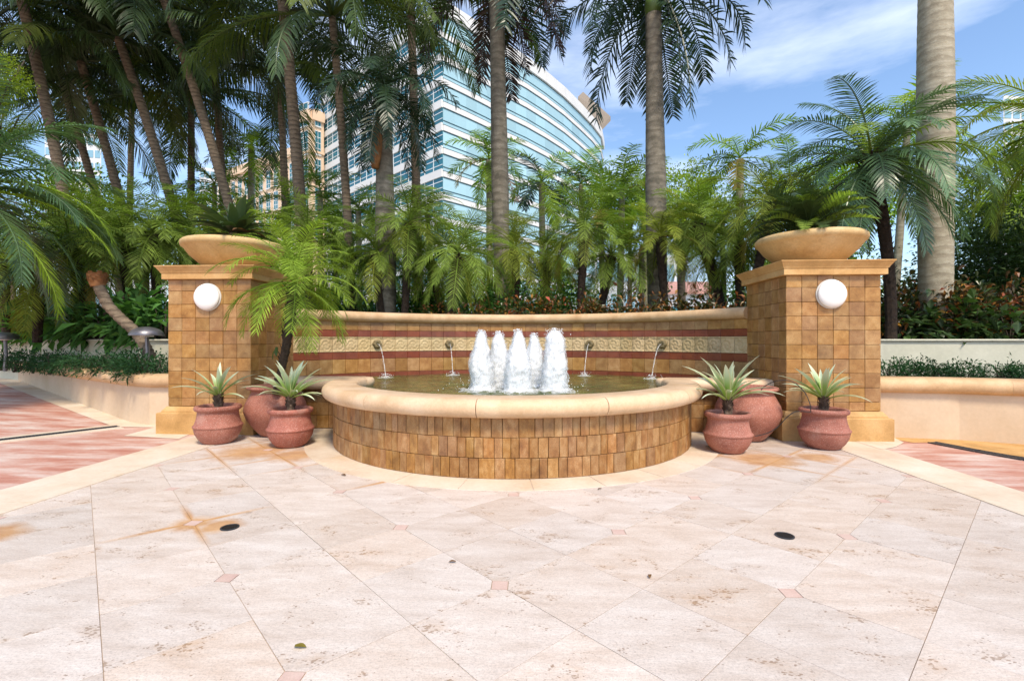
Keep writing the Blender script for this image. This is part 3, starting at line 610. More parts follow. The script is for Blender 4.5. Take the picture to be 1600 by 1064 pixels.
# ------------------------------------------------------------------ planter walls and soil
LW = [(-14.2, 5.65), (-5.62, 0.36), (-5.15, 0.16), (-4.40, 0.15)]
RW = [(4.40, -0.17), (4.75, -0.2), (5.4, -0.31), (5.95, -0.54), (6.9, -1.05), (8.6, -2.3)]
for nm, P_, lab, z0, z1 in (('planter_wall', LW, 'long cream stucco planter wall with rounded coping left of the pillars', 0.54, 0.725), ('planter_wall', RW, 'cream stucco planter wall with rounded coping right of the pillars', 0.56, 0.745)):
    t = thing(nm, lab, 'wall', (P_[1][0], P_[1][1], 0), 'lower planter walls')
    obj('wall', MB().sweep(resample(P_, 0.4), [(0, -0.05), (0, z0 + 0.01), (-0.24, z0 + 0.01), (-0.24, -0.05)]), M['stucco'], t)
    coping(t, P_, bullnose(0.26, 0.095, z0, z1, 9), M['coping'], 1.25)
UL = [tuple(at(px, HZ, d)[:2]) for px, d in ((-260, 15.5), (60, 10.6), (262, 8.2), (330, 7.7))]
UR = [tuple(at(px, HZ, d)[:2]) for px, d in ((1330, 7.75), (1380, 7.75), (1500, 7.6), (1660, 7.3), (2000, 6.6))]
for P_, lab in ((UL, 'low pale retaining wall behind the fern bed on the left'), (UR, 'low pale green retaining wall behind the small shrubs on the right')):
    t = thing('retaining_wall', lab, 'wall', (P_[1][0], P_[1][1], 0.5), 'upper retaining walls')
    obj('wall', MB().sweep(resample(P_, 0.5), [(0, 0.3), (0, 1.185), (-0.2, 1.185), (-0.2, 0.3)]), M['pale_wall'], t)
    coping(t, P_, [(-0.22, 1.186), (-0.22, 1.222), (0.03, 1.222), (0.03, 1.186)], M['pale_wall'], 1.6)
struct('planter_soil_left', MB().poly([(p[0], p[1], 0.60) for p in LW] + [(-4.3, 1.2, 0.60)] + [(p[0], p[1] + 0.1, 0.60) for p in UL[::-1]]), M['soil'])
struct('planter_soil_right', MB().poly([(p[0], p[1] + 0.1, 0.62) for p in RW] + [(p[0], p[1] + 0.1, 0.62) for p in UR[::-1]]), M['soil'])
arcb = [(AC.x + 4.12 * math.sin(k * 0.1 - 1.0), AC.y + 4.12 * math.cos(k * 0.1 - 1.0)) for k in range(21)]
gp = [(p[0], p[1] + 0.15) for p in UL] + [(-3.7, 0.80)] + arcb + [(3.7, 0.80)] + [(p[0], p[1] + 0.15) for p in UR] + [(40, 4), (40, 22), (-45, 22), (-45, 12)]
struct('garden_ground', MB().poly([(p[0], p[1], 1.17) for p in gp]), M['lawn'])
struct('street', MB().poly([(-60, 21.9, 1.1), (60, 21.9, 1.1), (60, 150, 1.1), (-60, 150, 1.1)]), M['street'])

# ------------------------------------------------------------------ buildings beyond the garden
def vquad(mb, p, q, z0, z1, off=0.0):
    """vertical rectangle between plan points p and q, pushed off to the right-hand side"""
    p, q = Vector(p[:2]), Vector(q[:2]); d = (q - p).normalized(); n = Vector((d.y, -d.x)) * off
    mb.poly([(p.x + n.x, p.y + n.y, z0), (q.x + n.x, q.y + n.y, z0), (q.x + n.x, q.y + n.y, z1), (p.x + n.x, p.y + n.y, z1)])
def vslab(mb, p, q, z0, z1, out, inn=0.2):
    p, q = Vector(p[:2]), Vector(q[:2]); d = (q - p).normalized(); n = Vector((d.y, -d.x)); k = len(mb.v)
    for z in (z0, z1):
        for b_, o_ in ((p, out), (q, out), (q, -inn), (p, -inn)): mb.v.append(Vector((b_.x + n.x * o_, b_.y + n.y * o_, z)))
    for f in ((3, 2, 1, 0), (4, 5, 6, 7), (0, 1, 5, 4), (1, 2, 6, 5), (2, 3, 7, 6), (3, 0, 4, 7)): mb.f.append([k + i for i in f])
S0 = 76.8
def plan(px, dep): v = at(px, HZ, dep); return (v.x, v.y)
curve = [plan(692, 76.8), plan(728, 80.3), plan(760, 83.9), plan(789, 88.0), plan(822, 92.2), plan(851, 97.0), plan(880, 103.0), plan(905, 110.0), plan(924, 116.5), plan(938, 123.2), plan(942, 131)]
TOPZ = 55.5; FH = 3.7
gb = thing('glass_office_building', 'curved office building with teal glass and white bands beyond the palms', 'building', (*plan(800, 95), 1.1))
NF = 14
cc = []
for p, q in zip(curve, curve[1:]): cc += [p, ((p[0] + q[0]) / 2, (p[1] + q[1]) / 2)]
cc.append(curve[-1])
leftw = [plan(505, 106.8)]; lp, lq = Vector(leftw[0]), Vector(curve[0]); left_pts = [tuple(lp + (lq - lp) * (k / 9)) for k in range(10)]
back = MB(); 
poly = [*left_pts, *cc[1:], plan(900, 150), plan(560, 150)]
back.v = [Vector((p[0], p[1], z)) for z in (1.1, TOPZ - 0.3) for p in poly]; n_ = len(poly)
back.f = [[i, (i + 1) % n_, n_ + (i + 1) % n_, n_ + i] for i in range(n_)] + [[n_ + i for i in range(n_)]]
obj('core', back, M['mullion'], gb)
for k in range(NF):
    z1 = TOPZ - 2.2 - k * FH; z0 = z1 - FH
    if z1 < 3: break
    mb = MB()
    for p, q in zip(cc, cc[1:]): vslab(mb, p, q, z0, z0 + 0.85, 0.22)
    obj('white_band', mb, M['white_panel'], gb)
    for zz in (z0 + 0.86, z0 + 1.5, z1 - 0.2):
        mb = MB().sweep(cc, [(0.13, zz), (0.13, zz + 0.15), (-0.1, zz + 0.15), (-0.1, zz)]); obj('mullion', mb, M['mullion'], gb)
    for i in range(0, len(cc) - 1):
        mb = MB(); vslab(mb, cc[i], cc[i + 1], z0 + 0.86, z1, 0.08, 0.0); obj('pane', mb, M['glass'], gb)
    mb = MB()
    for p, q in zip(left_pts, left_pts[1:]): vslab(mb, p, q, z0, z0 + 1.25, 0.3)
    obj('white_band', mb, M['white_panel'], gb)
    mb = MB()
    for p, q in zip(left_pts, left_pts[1:]):
        p_, q_ = Vector(p), Vector(q)
        for u_ in (0.0, 0.5): m0 = p_ + (q_ - p_) * u_; m1 = p_ + (q_ - p_) * (u_ + 0.03); vslab(mb, m0, m1, z0 + 1.25, z1, 0.16)
        for zz in (z0 + 1.9, z1 - 0.75): vslab(mb, p, q, zz, zz + 0.12, 0.14)
    o = obj('mullion_grid', mb, M['white_mullion'], gb); o['kind'] = 'stuff'
    for p, q in zip(left_pts, left_pts[1:]): mb = MB(); vslab(mb, p, q, z0 + 1.26, z1, 0.08, 0.0); obj('pane', mb, M['glass_d'], gb)
mb = MB()
for p, q in zip(cc, cc[1:]): vslab(mb, p, q, TOPZ - 2.2, TOPZ, 0.45, 0.6)
for p, q in zip(left_pts, left_pts[1:]): vslab(mb, p, q, TOPZ - 2.2, TOPZ - 0.1, 0.44, 0.6)
obj('parapet', mb, M['white_panel'], gb)
# tan roof wing standing out past the far end
a0, a1, a2, a3 = at(903, 160, 118), at(911, 152, 121), at(954, 190, 128), at(940, 205, 124)
mb = MB(); up = Vector((0, 0, 1.2)); mb.v = [a0, a1, a2, a3] + [v + up for v in (a0, a1, a2, a3)]
mb.f = [[3, 2, 1, 0], [4, 5, 6, 7], [0, 1, 5, 4], [1, 2, 6, 5], [2, 3, 7, 6], [3, 0, 4, 7]]; obj('roof_wing', mb, M['tan_roof'], gb)

def window_grid(parent, p, q, cols, rows, z_bot, pitch_z, wfrac, hh, off=0.05, bars=(2, 3)):
    p, q = Vector(p), Vector(q); d = (q - p) / cols
    for r_ in range(rows):
        for c_ in range(cols):
            m0 = p + d * (c_ + (1 - wfrac) / 2); m1 = p + d * (c_ + (1 + wfrac) / 2); z0 = z_bot + r_ * pitch_z
            mb = MB(); L = (m1 - m0)
            vslab(mb, m0, m1, z0 - 0.25, z0, off + 0.2); vslab(mb, m0, m1, z0 + hh, z0 + hh + 0.15, off + 0.1)
            for b_ in range(bars[0] + 1): u_ = b_ / bars[0] * 0.95; vslab(mb, m0 + L * u_, m0 + L * (u_ + 0.05), z0, z0 + hh, off + 0.06)
            for b_ in range(1, bars[1]): vslab(mb, m0, m1, z0 + hh * b_ / bars[1] - 0.06, z0 + hh * b_ / bars[1] + 0.06, off + 0.055)
            wf = obj('window', mb, M['white_mullion'], parent); g_ = MB(); vslab(g_, m0, m1, z0, z0 + hh, off, 0.0); obj('pane', g_, M['glass_d'], wf)
tb = thing('tan_building', 'tan stone building with tall teal windows between the palm trunks', 'building', (*plan(460, 106), 1.1))
A, B, C_, D_ = plan(462, 105.5), plan(487, 103), plan(506, 105.0), plan(510, 112)
def prism(pts, z0, z1):
    mb = MB(); n = len(pts); mb.v = [Vector((p[0], p[1], z)) for z in (z0, z1) for p in pts]
    mb.f = [[i, (i + 1) % n, n + (i + 1) % n, n + i] for i in range(n)] + [[n + i for i in range(n)]]; return mb
TT = 50.2
obj('tower_wall', prism([A, B, C_, D_, plan(462, 118)], 1.1, TT), M['tan'], tb)
mb = MB()
for p, q in ((A, B), (B, C_)): vslab(mb, p, q, TT - 1.6, TT + 0.6, 0.5, 0.3); vslab(mb, p, q, TT - 8.6 - 0.0, TT - 8.1, 0.35); vslab(mb, p, q, TT - 14.6, TT - 14.1, 0.35)
obj('cornice', mb, M['tan'], tb)
window_grid(tb, A, B, 1, 5, TT - 27, 6.1, 0.62, 4.9, bars=(2, 4)); window_grid(tb, B, C_, 1, 5, TT - 27, 6.1, 0.5, 4.9, bars=(2, 4))
W0, W1 = plan(340, 124), plan(463, 106.5)
obj('wing_wall', prism([W0, W1, plan(470, 120), plan(350, 136)], 1.1, 43.5), M['tan'], tb)
mb = MB(); vslab(mb, W0, W1, 42.2, 44.2, 0.5, 0.4); obj('wing_cornice', mb, M['tan'], tb)
window_grid(tb, W0, W1, 11, 5, 15.5, 5.3, 0.55, 4.0, bars=(2, 4))
def tower(name, label, x0, x1, dep, ytop, mat, glass, floors, cols):
    p, q = plan(x0, dep), plan(x1, dep + 3); zt = at(0, ytop, dep).z; t = thing(name, label, 'building', (*plan((x0 + x1) / 2, dep + 4), 1.1))
    obj('wall', prism([p, q, plan(x1, dep + 16), plan(x0, dep + 16)], 1.1, zt), mat, t)
    fh = 4.0; P_, Q_ = Vector(p), Vector(q)
    for k in range(floors):
        z1 = zt - 1.2 - k * fh; z0 = z1 - 2.3
        for c_ in range(cols):
            mb = MB(); vslab(mb, P_ + (Q_ - P_) * ((c_ + .12) / cols), P_ + (Q_ - P_) * ((c_ + .88) / cols), z0, z1, 0.12, 0.0); obj('window', mb, glass, t)
tower('white_apartment_tower', 'far white apartment tower low between the leaning coconut trunks', 312, 352, 170, 262, M['far_white'], M['far_blue'], 9, 5)
tower('blue_glass_tower', 'far pale blue glass tower behind the coconut palms at far left', 70, 158, 150, 205, M['far_white'], M['far_blue'], 12, 8)
tower('grey_apartment_tower', 'far grey apartment tower behind fronds at the right edge', 1568, 1660, 160, 150, M['far_white'], M['far_blue'], 14, 7)
tower('low_white_pavilion', 'low white building glimpsed between trunks right of centre', 930, 1075, 60, 395, M['far_white'], M['far_blue'], 2, 7)
tower('white_street_house', 'low white building glimpsed behind the left pillar palms', 130, 260, 34, 432, M['far_white'], M['far_blue'], 1, 5)
t = thing('red_roofed_house', 'low cream house with red tiled roof glimpsed past the royal palm', 'house', (*plan(1130, 48), 1.1))
obj('wall', prism([plan(1040, 48), plan(1120, 48), plan(1120, 56), plan(1040, 56)], 1.1, 5.9), M['far_white'], t)
p0, p1, p2, p3 = [Vector((*plan(*q), z)) for q, z in (((1036, 47.5), 5.8), ((1124, 47.5), 5.8), ((1120, 53), 7.4), ((1040, 53), 7.4))]
mb = MB(); mb.poly([p0, p1, p2, p3]); mb.poly([p0 + Vector((0, 0, .3)), p1 + Vector((0, 0, .3)), p2 + Vector((0, 0, .3)), p3 + Vector((0, 0, .3))]); mb.poly([p0, p1, p1 + Vector((0, 0, .3)), p0 + Vector((0, 0, .3))])
obj('roof', mb, M['red_roof'], t)
for k in range(3): mb = MB(); vslab(mb, plan(1048 + k * 24, 47.98), plan(1062 + k * 24, 47.98), 2.4, 4.6, 0.1, 0.0); obj('window', mb, M['glass_d'], t)
tw = thing('street_wall', 'long low white garden wall beyond the planting', 'wall', (*plan(800, 24), 1.1))
obj('wall', MB().sweep([plan(-300, 24), plan(600, 24), plan(1300, 24), plan(2100, 26)], [(0, 1.0), (0, 2.3), (-0.25, 2.3), (-0.25, 1.0)]), M['far_white'], tw)
obj('coping', MB().sweep([plan(-300, 24), plan(600, 24), plan(1300, 24), plan(2100, 26)], [(0.06, 2.302), (0.06, 2.4), (-0.31, 2.4), (-0.31, 2.302)]), M['far_white'], tw)

# ------------------------------------------------------------------ water
JET = [(752, 610, 520, 0.135, 0.045), (780, 605, 522, 0.15, 0.05), (809, 612, 519, 0.145, 0.04), (834, 604, 525, 0.14, 0.045), (866, 611, 518, 0.15, 0.085)]
jets = []
for px, yb, yt, rb, rt in JET:
    dep = (CAM.z - WZ) * FPX / (yb - HZ); p = at(px, yb, dep); jets.append((p, at(px, yt, dep).z, rb, rt))
lands = []
for p, n in SP: lands.append(p + n * 0.40 + Vector((0, 0, WZ - p.z)))
def wz(x, y):
    h = 0.0
    for p, *_ in jets:
        d = math.hypot(x - p.x, y - p.y); h += 0.016 * math.sin(d * 34) * math.exp(-d * 1.7)
    for p in lands:
        d = math.hypot(x - p.x, y - p.y); h += 0.010 * math.sin(d * 48) * math.exp(-d * 3.2)
    return WZ + h + 0.006 * noise.noise((x * 7, y * 7, 3)) + 0.004 * noise.noise((x * 17, y * 17, 9))
def inpool(c):
    if c.y < 0.0: return math.hypot(c.x, c.y) < 2.05
    if c.y < 0.2 and abs(c.x) > 2.0: return False
    return math.hypot(c.x - AC.x, c.y - AC.y) < AR + 0.05
wm = grid_sheet(-3.36, 3.36, -2.1, 2.7, 190, 136, wz, inpool).mesh('water'); smooth(wm); struct('water', wm, M['water'])

def blob_drops(mb, c, n, spread, zr, size, r):
    for _ in range(n):
        an = r.uniform(0, 6.28); d = abs(r.gauss(0, 1)) * spread; z = r.uniform(*zr); s_ = size * r.uniform(0.4, 1.3)
        p = Vector((c.x + d * math.cos(an), c.y + d * math.sin(an), z)); k = len(mb.v)
        for v in ((1, 0, 0), (-1, 0, 0), (0, 1, 0), (0, -1, 0), (0, 0, 1.5), (0, 0, -1.5)): mb.v.append(p + Vector(v) * s_)
        for f in ((0, 2, 4), (2, 1, 4), (1, 3, 4), (3, 0, 4), (2, 0, 5), (1, 2, 5), (3, 1, 5), (0, 3, 5)): mb.f.append([k + i for i in f])
places = ['leftmost of the five foaming water jets in the basin', 'second foaming water jet from the left in the basin', 'middle one of the five foaming water jets in the basin', 'fourth foaming water jet from the left, shortest of the five', 'rightmost foaming water jet, broad and blunt, in the basin']
for k, (p, zt, rb, rt) in enumerate(jets):
    t = thing('water_jet', places[k], 'water jet', (p.x, p.y, WZ), 'foaming water jets'); r = random.Random(k + 40)
    mb = MB(); nr, ns = 64, 44; H_ = zt - WZ; sd_ = k * 13.7
    for i in range(nr + 1):
        f = i / nr; z = WZ - 0.03 + (H_ + 0.03) * f
        base = rb * (1 - 0.12 * f) if f < 0.4 else rb * 0.952 + (rt - rb * 0.952) * ((f - 0.4) / 0.6) ** 1.15
        if f > 0.86: base *= math.sqrt(max(0.0, 1 - ((f - 0.86) / 0.14) ** 2)) * 0.97 + 0.03
        if f < 0.12: base *= 1 + 0.45 * (1 - f / 0.12) ** 2
        cx = p.x + 0.02 * noise.noise((f * 3, sd_, 0)); cy = p.y + 0.02 * noise.noise((f * 3, sd_, 5))
        for j in range(ns):
            an = 2 * math.pi * j / ns; q = Vector((math.cos(an) * 2.2, math.sin(an) * 2.2, z * 3.2 + sd_))
            rr = base * (1 + 0.16 * noise.noise(q * 0.8) + 0.10 * noise.noise(q * 2.1) + 0.09 * noise.noise(q * 5.5) + 0.08 * noise.noise(q * 12))
            mb.v.append(Vector((cx + rr * math.cos(an), cy + rr * math.sin(an), z + 0.02 * noise.noise(q * 3))))
    for i in range(nr):
        for j in range(ns): a_, b_ = i * ns + j, i * ns + (j + 1) % ns; mb.f.append([a_, b_, b_ + ns, a_ + ns])
    mb.f.append([nr * ns + j for j in range(ns)]); obj('column', smooth(mb.mesh('column')), M['foam'], t)
    mb2 = MB(); mb2.f = [list(q_) for q_ in mb.f]
    for v_ in mb.v:
        dv = Vector((v_.x - p.x, v_.y - p.y, 0)); q = v_ * 19.0; mb2.v.append(v_ + dv * (0.10 + 0.16 * noise.noise(q)) + Vector((0, 0, 0.012 if v_.z > WZ + 0.1 else 0)))
    obj('spray_veil', smooth(mb2.mesh('spray_veil')), M['veil'], t)
    mb = MB(); 
    for _ in range(750):
        f = r.random(); bb = rb * (1 - 0.12 * f) if f < 0.4 else rb * 0.952 + (rt - rb * 0.952) * ((f - 0.4) / 0.6) ** 1.15
        an = r.uniform(0, 6.28); d = bb * (0.95 + abs(r.gauss(0, 0.16))); z = WZ + H_ * f * 1.02
        blob_drops(mb, Vector((p.x + d * math.cos(an), p.y + d * math.sin(an), z)), 1, 0.002, (z, z), r.uniform(0.0015, 0.005), r)
    blob_drops(mb, p, 140, rt * 0.7, (zt - 0.05, zt + 0.035), 0.005, r); blob_drops(mb, p, 240, 0.2, (WZ, WZ + 0.12), 0.005, r)
    o = obj('spray', mb, M['foam'], t); o['kind'] = 'stuff'
    mb = MB(); nr, ns = 10, 40
    for i in range(nr + 1):
        f = i / nr
        for j in range(ns):
            an = 2 * math.pi * j / ns; q = Vector((math.cos(an), math.sin(an), sd_)); rr = f * 0.30 * (1 + 0.4 * noise.noise(q * 2) + 0.25 * noise.noise(q * 6))
            x, y = p.x + rr * math.cos(an), p.y + rr * math.sin(an)
            mb.v.append(Vector((x, y, wz(x, y) + 0.028 * (1 - f) + 0.012 * noise.noise((x * 25, y * 25, k)) * (1 - f ** 3) - 0.010 * f ** 4 + 0.002)))
    for i in range(nr):
        for j in range(ns): a_, b_ = i * ns + j, i * ns + (j + 1) % ns; mb.f.append([a_, b_, b_ + ns, a_ + ns])
    obj('foam_skirt', smooth(mb.mesh('foam_skirt')), M['spray'], t)
slab_ = ['thin water stream from the leftmost wall spout', 'thin water stream from the second wall spout from the left', 'thin water stream from the middle wall spout behind the jets', 'thin water stream from the second wall spout from the right', 'thin water stream from the rightmost wall spout']
for k, ((p, n), ld) in enumerate(zip(SP, lands)):
    t = thing('water_stream', slab_[k], 'water stream', ld, 'wall spout streams'); pts = []; rr = []; s0 = p + n * 0.05
    for i in range(25):
        f = i / 24; q = s0 + (ld - s0) * f; q.z = s0.z - (s0.z - WZ) * f ** 2 + 0.0; pts.append(q + Vector((0.004 * noise.noise((f * 9, k, 1)), 0, 0))); rr.append(0.0048 + 0.0025 * noise.noise((f * 14, k, 7)) + 0.004 * f)
    obj('stream', smooth(MB().tube(pts, rr, 8).mesh('stream')), M['stream'], t)
    mb = MB(); blob_drops(mb, ld, 70, 0.06, (WZ, WZ + 0.07), 0.005, random.Random(k)); 
    for i in range(14): q = pts[int(i * 24 / 14)]; blob_drops(mb, q, 2, 0.016, (q.z - 0.02, q.z + 0.02), 0.003, random.Random(k * 31 + i))
    o = obj('splash', mb, M['foam'], t); o['kind'] = 'stuff'
    mb = MB(); nr, ns = 5, 24
    for i in range(nr + 1):
        f = i / nr
        for j in range(ns):
            an = 2 * math.pi * j / ns; q2 = f * 0.15 * (1 + 0.35 * noise.noise((math.cos(an) * 2, math.sin(an) * 2, k))); x, y = ld.x + q2 * math.cos(an), ld.y + q2 * math.sin(an)
            mb.v.append(Vector((x, y, wz(x, y) + 0.022 * (1 - f) + 0.008 * noise.noise((x * 40, y * 40, k)) - 0.006 * f ** 3 + 0.002)))
    for i in range(nr):
        for j in range(ns): a_, b_ = i * ns + j, i * ns + (j + 1) % ns; mb.f.append([a_, b_, b_ + ns, a_ + ns])
    obj('foam', smooth(mb.mesh('foam')), M['spray'], t)

# ------------------------------------------------------------------ lamps, bowls, pots
def globe(px, py, s_, label):
    yf = PCY - PH; c = Vector((s_ * PCX, yf, 0))
    # meet the pillar front plane on the line of sight
    dep = (yf - 0.10 - CAM.y) / ((px - 800) / FPX * SN + CS); q = at(px, py, dep); x, z = q.x, q.z
    t = thing('globe_wall_light', label, 'light', (x, yf, z), 'pillar wall lights')
    mb = MB(); n = 18
    prof = [(0.155, 0.0), (0.168, 0.02)] + [(0.168 * math.cos(k / n * math.pi / 2), 0.02 + 0.065 * math.sin(k / n * math.pi / 2)) for k in range(1, n + 1)]
    for r_, d in prof:
        for j in range(48): an = 2 * math.pi * j / 48; mb.v.append(Vector((x + max(r_, 0.0005) * math.cos(an), yf - 0.012 - d, z + max(r_, 0.0005) * math.sin(an))))
    for i in range(len(prof) - 1):
        for j in range(48): mb.f.append([i * 48 + j, i * 48 + (j + 1) % 48, i * 48 + 48 + (j + 1) % 48, i * 48 + 48 + j])
    obj('globe', smooth(mb.mesh('globe')), M['white_glass'], t)
    mb = MB()
    for r_, d in ((0.178, -0.003), (0.178, 0.014), (0.16, 0.016)):
        for j in range(40): an = 2 * math.pi * j / 40; mb.v.append(Vector((x + r_ * math.cos(an), yf - d, z + r_ * math.sin(an))))
    for i in range(2):
        for j in range(40): mb.f.append([i * 40 + j, i * 40 + (j + 1) % 40, i * 40 + 40 + (j + 1) % 40, i * 40 + 40 + j])
    obj('mount_ring', mb, plain('white_ring', (0.6, 0.58, 0.54), 0.5) if s_ < 0 else bpy.data.materials['white_ring'], t)
globe(317, 464, -1, 'white globe wall light on the left pillar')
globe(1306, 459, 1, 'white globe wall light on the right pillar')

bowl_prof = [(0.001, 0.0), (0.30, 0.0), (0.33, 0.02), (0.42, 0.09), (0.54, 0.20), (0.60, 0.285), (0.615, 0.30), (0.635, 0.315), (0.645, 0.345), (0.64, 0.375), (0.62, 0.395), (0.585, 0.40), (0.565, 0.385), (0.55, 0.34)]
def bowl(px, s_, label):
    x, y = s_ * PCX + (-0.02 if s_ < 0 else 0.02), PCY; t = thing('planter_bowl', label, 'planter', (x, y, 2.157), 'stone bowls on the pillars')
    m_ = MB().lathe(bowl_prof, 64).mesh('bowl'); obj('bowl', smooth(m_), M['cast2'], t, (x, y, 2.157))
    obj('soil', MB().lathe([(0.001, 0.36), (0.3, 0.35), (0.56, 0.335)], 32), M['soil'], t, (x, y, 2.157)); return x, y
M['cast2'] = stone('bowl_stone', [(0.25, (0.48, 0.30, 0.11)), (0.5, (0.62, 0.42, 0.18)), (0.75, (0.70, 0.52, 0.27))], 3.0, 0.65, 0.3, 0.06, spots=((0.36, 0.2, 0.07), 0.5), spot_scale=85, fine=0.25, stain=((0.30, 0.16, 0.05), 3.1, 0.57, 0.55))
bowlL = bowl(361, -1, 'wide shallow golden stone bowl on top of the left pillar')
bowlR = bowl(1267, 1, 'wide shallow golden stone bowl on top of the right pillar')

small = [(0.001, 0.0), (0.150, 0.0), (0.165, 0.012), (0.205, 0.06), (0.238, 0.12), (0.250, 0.175), (0.251, 0.188), (0.259, 0.194), (0.261, 0.203), (0.257, 0.212), (0.246, 0.218), (0.236, 0.245), (0.222, 0.29), (0.214, 0.335), (0.213, 0.365), (0.218, 0.378), (0.236, 0.386), (0.246, 0.402), (0.246, 0.422), (0.236, 0.436), (0.215, 0.440), (0.196, 0.432), (0.190, 0.41), (0.188, 0.36)]
big = [(0.001, 0.0), (0.165, 0.0), (0.185, 0.015), (0.26, 0.10), (0.335, 0.21), (0.37, 0.30), (0.373, 0.35), (0.355, 0.42), (0.315, 0.50), (0.285, 0.555), (0.282, 0.58), (0.30, 0.592), (0.330, 0.600), (0.340, 0.615), (0.335, 0.632), (0.315, 0.640), (0.285, 0.632), (0.272, 0.60), (0.27, 0.54)]
PS = smooth(MB().lathe(small, 72).mesh('pot')); PBG = smooth(MB().lathe(big, 72).mesh('pot'))
def pot(px, py, mesh, sc, label, soil_r, soil_z):
    q = at(px, py, CAM.z * FPX / (py - HZ)); q.z = 0.003; t = thing('terracotta_pot', label, 'pot', q, 'terracotta pots')
    obj('pot', mesh, M['terra'], t, q, (0, 0, rnd.uniform(0, 6)), sc)
    obj('soil', MB().lathe([(0.001, soil_z + 0.012), (soil_r * .5, soil_z + 0.006), (soil_r, soil_z)], 28), M['soil'], t, q, (0, 0, 0), sc); return q
pA = pot(341, 692, PS, 1.0, 'small ridged terracotta pot farthest to the left', 0.19, 0.385)
pB = pot(454, 697, PS, 0.98, 'small ridged terracotta pot in front of the potted palm', 0.19, 0.385)
pC = pot(1137, 706, PS, 0.97, 'small ridged terracotta pot nearest the basin on the right', 0.19, 0.385)
pD = pot(1287, 700, PS, 1.0, 'small ridged terracotta pot farthest to the right', 0.19, 0.385)
pE = pot(431, 680, PBG, 0.98, 'large smooth terracotta urn holding the potted palm', 0.27, 0.57)
pF = pot(1168, 687, PBG, 1.0, 'large smooth terracotta urn with no plant, right of the basin', 0.27, 0.57)

def strap_mesh(L, wd, e0, bend, seed, name='leaf', seg=9, fold=0.25, tipw=0.06):
    r = random.Random(seed); mb = MB(); x = z = 0.0; uv = []
    tw = r.uniform(-0.3, 0.3)
    for i in range(seg + 1):
        f = i / seg; el = R(e0 - bend * f ** 1.3); 
        if i: x += math.cos(el) * L / seg; z += math.sin(el) * L / seg
        ww = wd * (0.55 + 0.75 * f if f < 0.45 else (0.8875 * (1 - ((f - 0.45) / 0.55) ** 1.9) + tipw * (1 - f))) / 2
        for s_, fz in ((-1, 1), (0, 0), (1, 1)):
            lat = s_ * ww; up = fz * ww * fold * 2
            mb.v.append(Vector((x - math.sin(el) * up, lat * math.cos(tw * f), z + math.cos(el) * up + lat * math.sin(tw * f))))
    for i in range(seg):
        for j in (0, 1): a_ = i * 3 + j; mb.f.append([a_, a_ + 3, a_ + 4, a_ + 1])
    m_ = mb.mesh(name); ul = m_.uv_layers.new(name='UVMap')
    for lo in m_.loops: v = lo.vertex_index; ul.data[lo.index].uv = ((v % 3) / 2, (v // 3) / seg)
    return smooth(m_)
def rosette(parent, c, n, meshes, mat, e_hi, e_lo, sc, seed, lean=0.0):
    r = random.Random(seed)
    for i in range(n):
        f = (i + 0.5) / n; m_ = meshes[min(len(meshes) - 1, int(f * len(meshes)))]
        obj('leaf', m_, mat, parent, c, (r.uniform(-.12, .12), r.uniform(-.12, .12) + lean, i * 2.39996 + r.uniform(-.3, .3)), sc * r.uniform(0.8, 1.1))
ST = [strap_mesh(0.42, 0.066, 80, 22, 1), strap_mesh(0.46, 0.068, 68, 30, 2), strap_mesh(0.48, 0.066, 56, 38, 3), strap_mesh(0.47, 0.062, 46, 48, 4), strap_mesh(0.44, 0.056, 34, 55, 5)]
def strap_plant(q, label, seed, sc, n=22):
    c = q + Vector((0, 0, 0.39)); t = thing('bromeliad', label, 'plant', c, 'silver bromeliads in pots'); r = random.Random(seed)
    pts = [c + Vector((0, 0, -0.01)), c + Vector((0.008, 0, 0.07)), c + Vector((0.0, 0.0, 0.16))]
    mb = MB().tube(pts, [0.042, 0.045, 0.03], 10)
    for k in range(46):   # dry leaf bases round the stem
        an = k * 2.4; z = c.z + 0.03 + 0.13 * k / 46; b_ = Vector((c.x + 0.035 * math.cos(an), c.y + 0.035 * math.sin(an), z)); o_ = Vector((math.cos(an), math.sin(an), 0)); s_ = Vector((-math.sin(an), math.cos(an), 0)) * 0.02
        mb.poly([b_ - s_, b_ + s_, b_ + o_ * 0.025 + s_ * .6 + Vector((0, 0, 0.045)), b_ + o_ * 0.03 - s_ * .3 + Vector((0, 0, 0.05))])
    obj('stem', mb, M['stem_dry'], t); rosette(t, c + Vector((0, 0, 0.13)), n, ST, M['strap'], 80, 25, sc, seed)
M['stem_dry'] = stone('dry_leaf_bases', [(0.3, (0.05, 0.03, 0.02)), (0.55, (0.16, 0.10, 0.065)), (0.75, (0.40, 0.30, 0.22))], 22, 0.9, 0.8)
strap_plant(pA, 'sparse silver green bromeliad in the leftmost small pot', 3, 1.0, 16)
strap_plant(pB, 'full silver green bromeliad in the pot before the potted palm', 5, 1.08, 30)
strap_plant(pC, 'tall upright bromeliad in the pot beside the basin on the right', 8, 1.25, 22)
strap_plant(pD, 'spreading bromeliad in the rightmost small pot', 11, 1.15, 20)
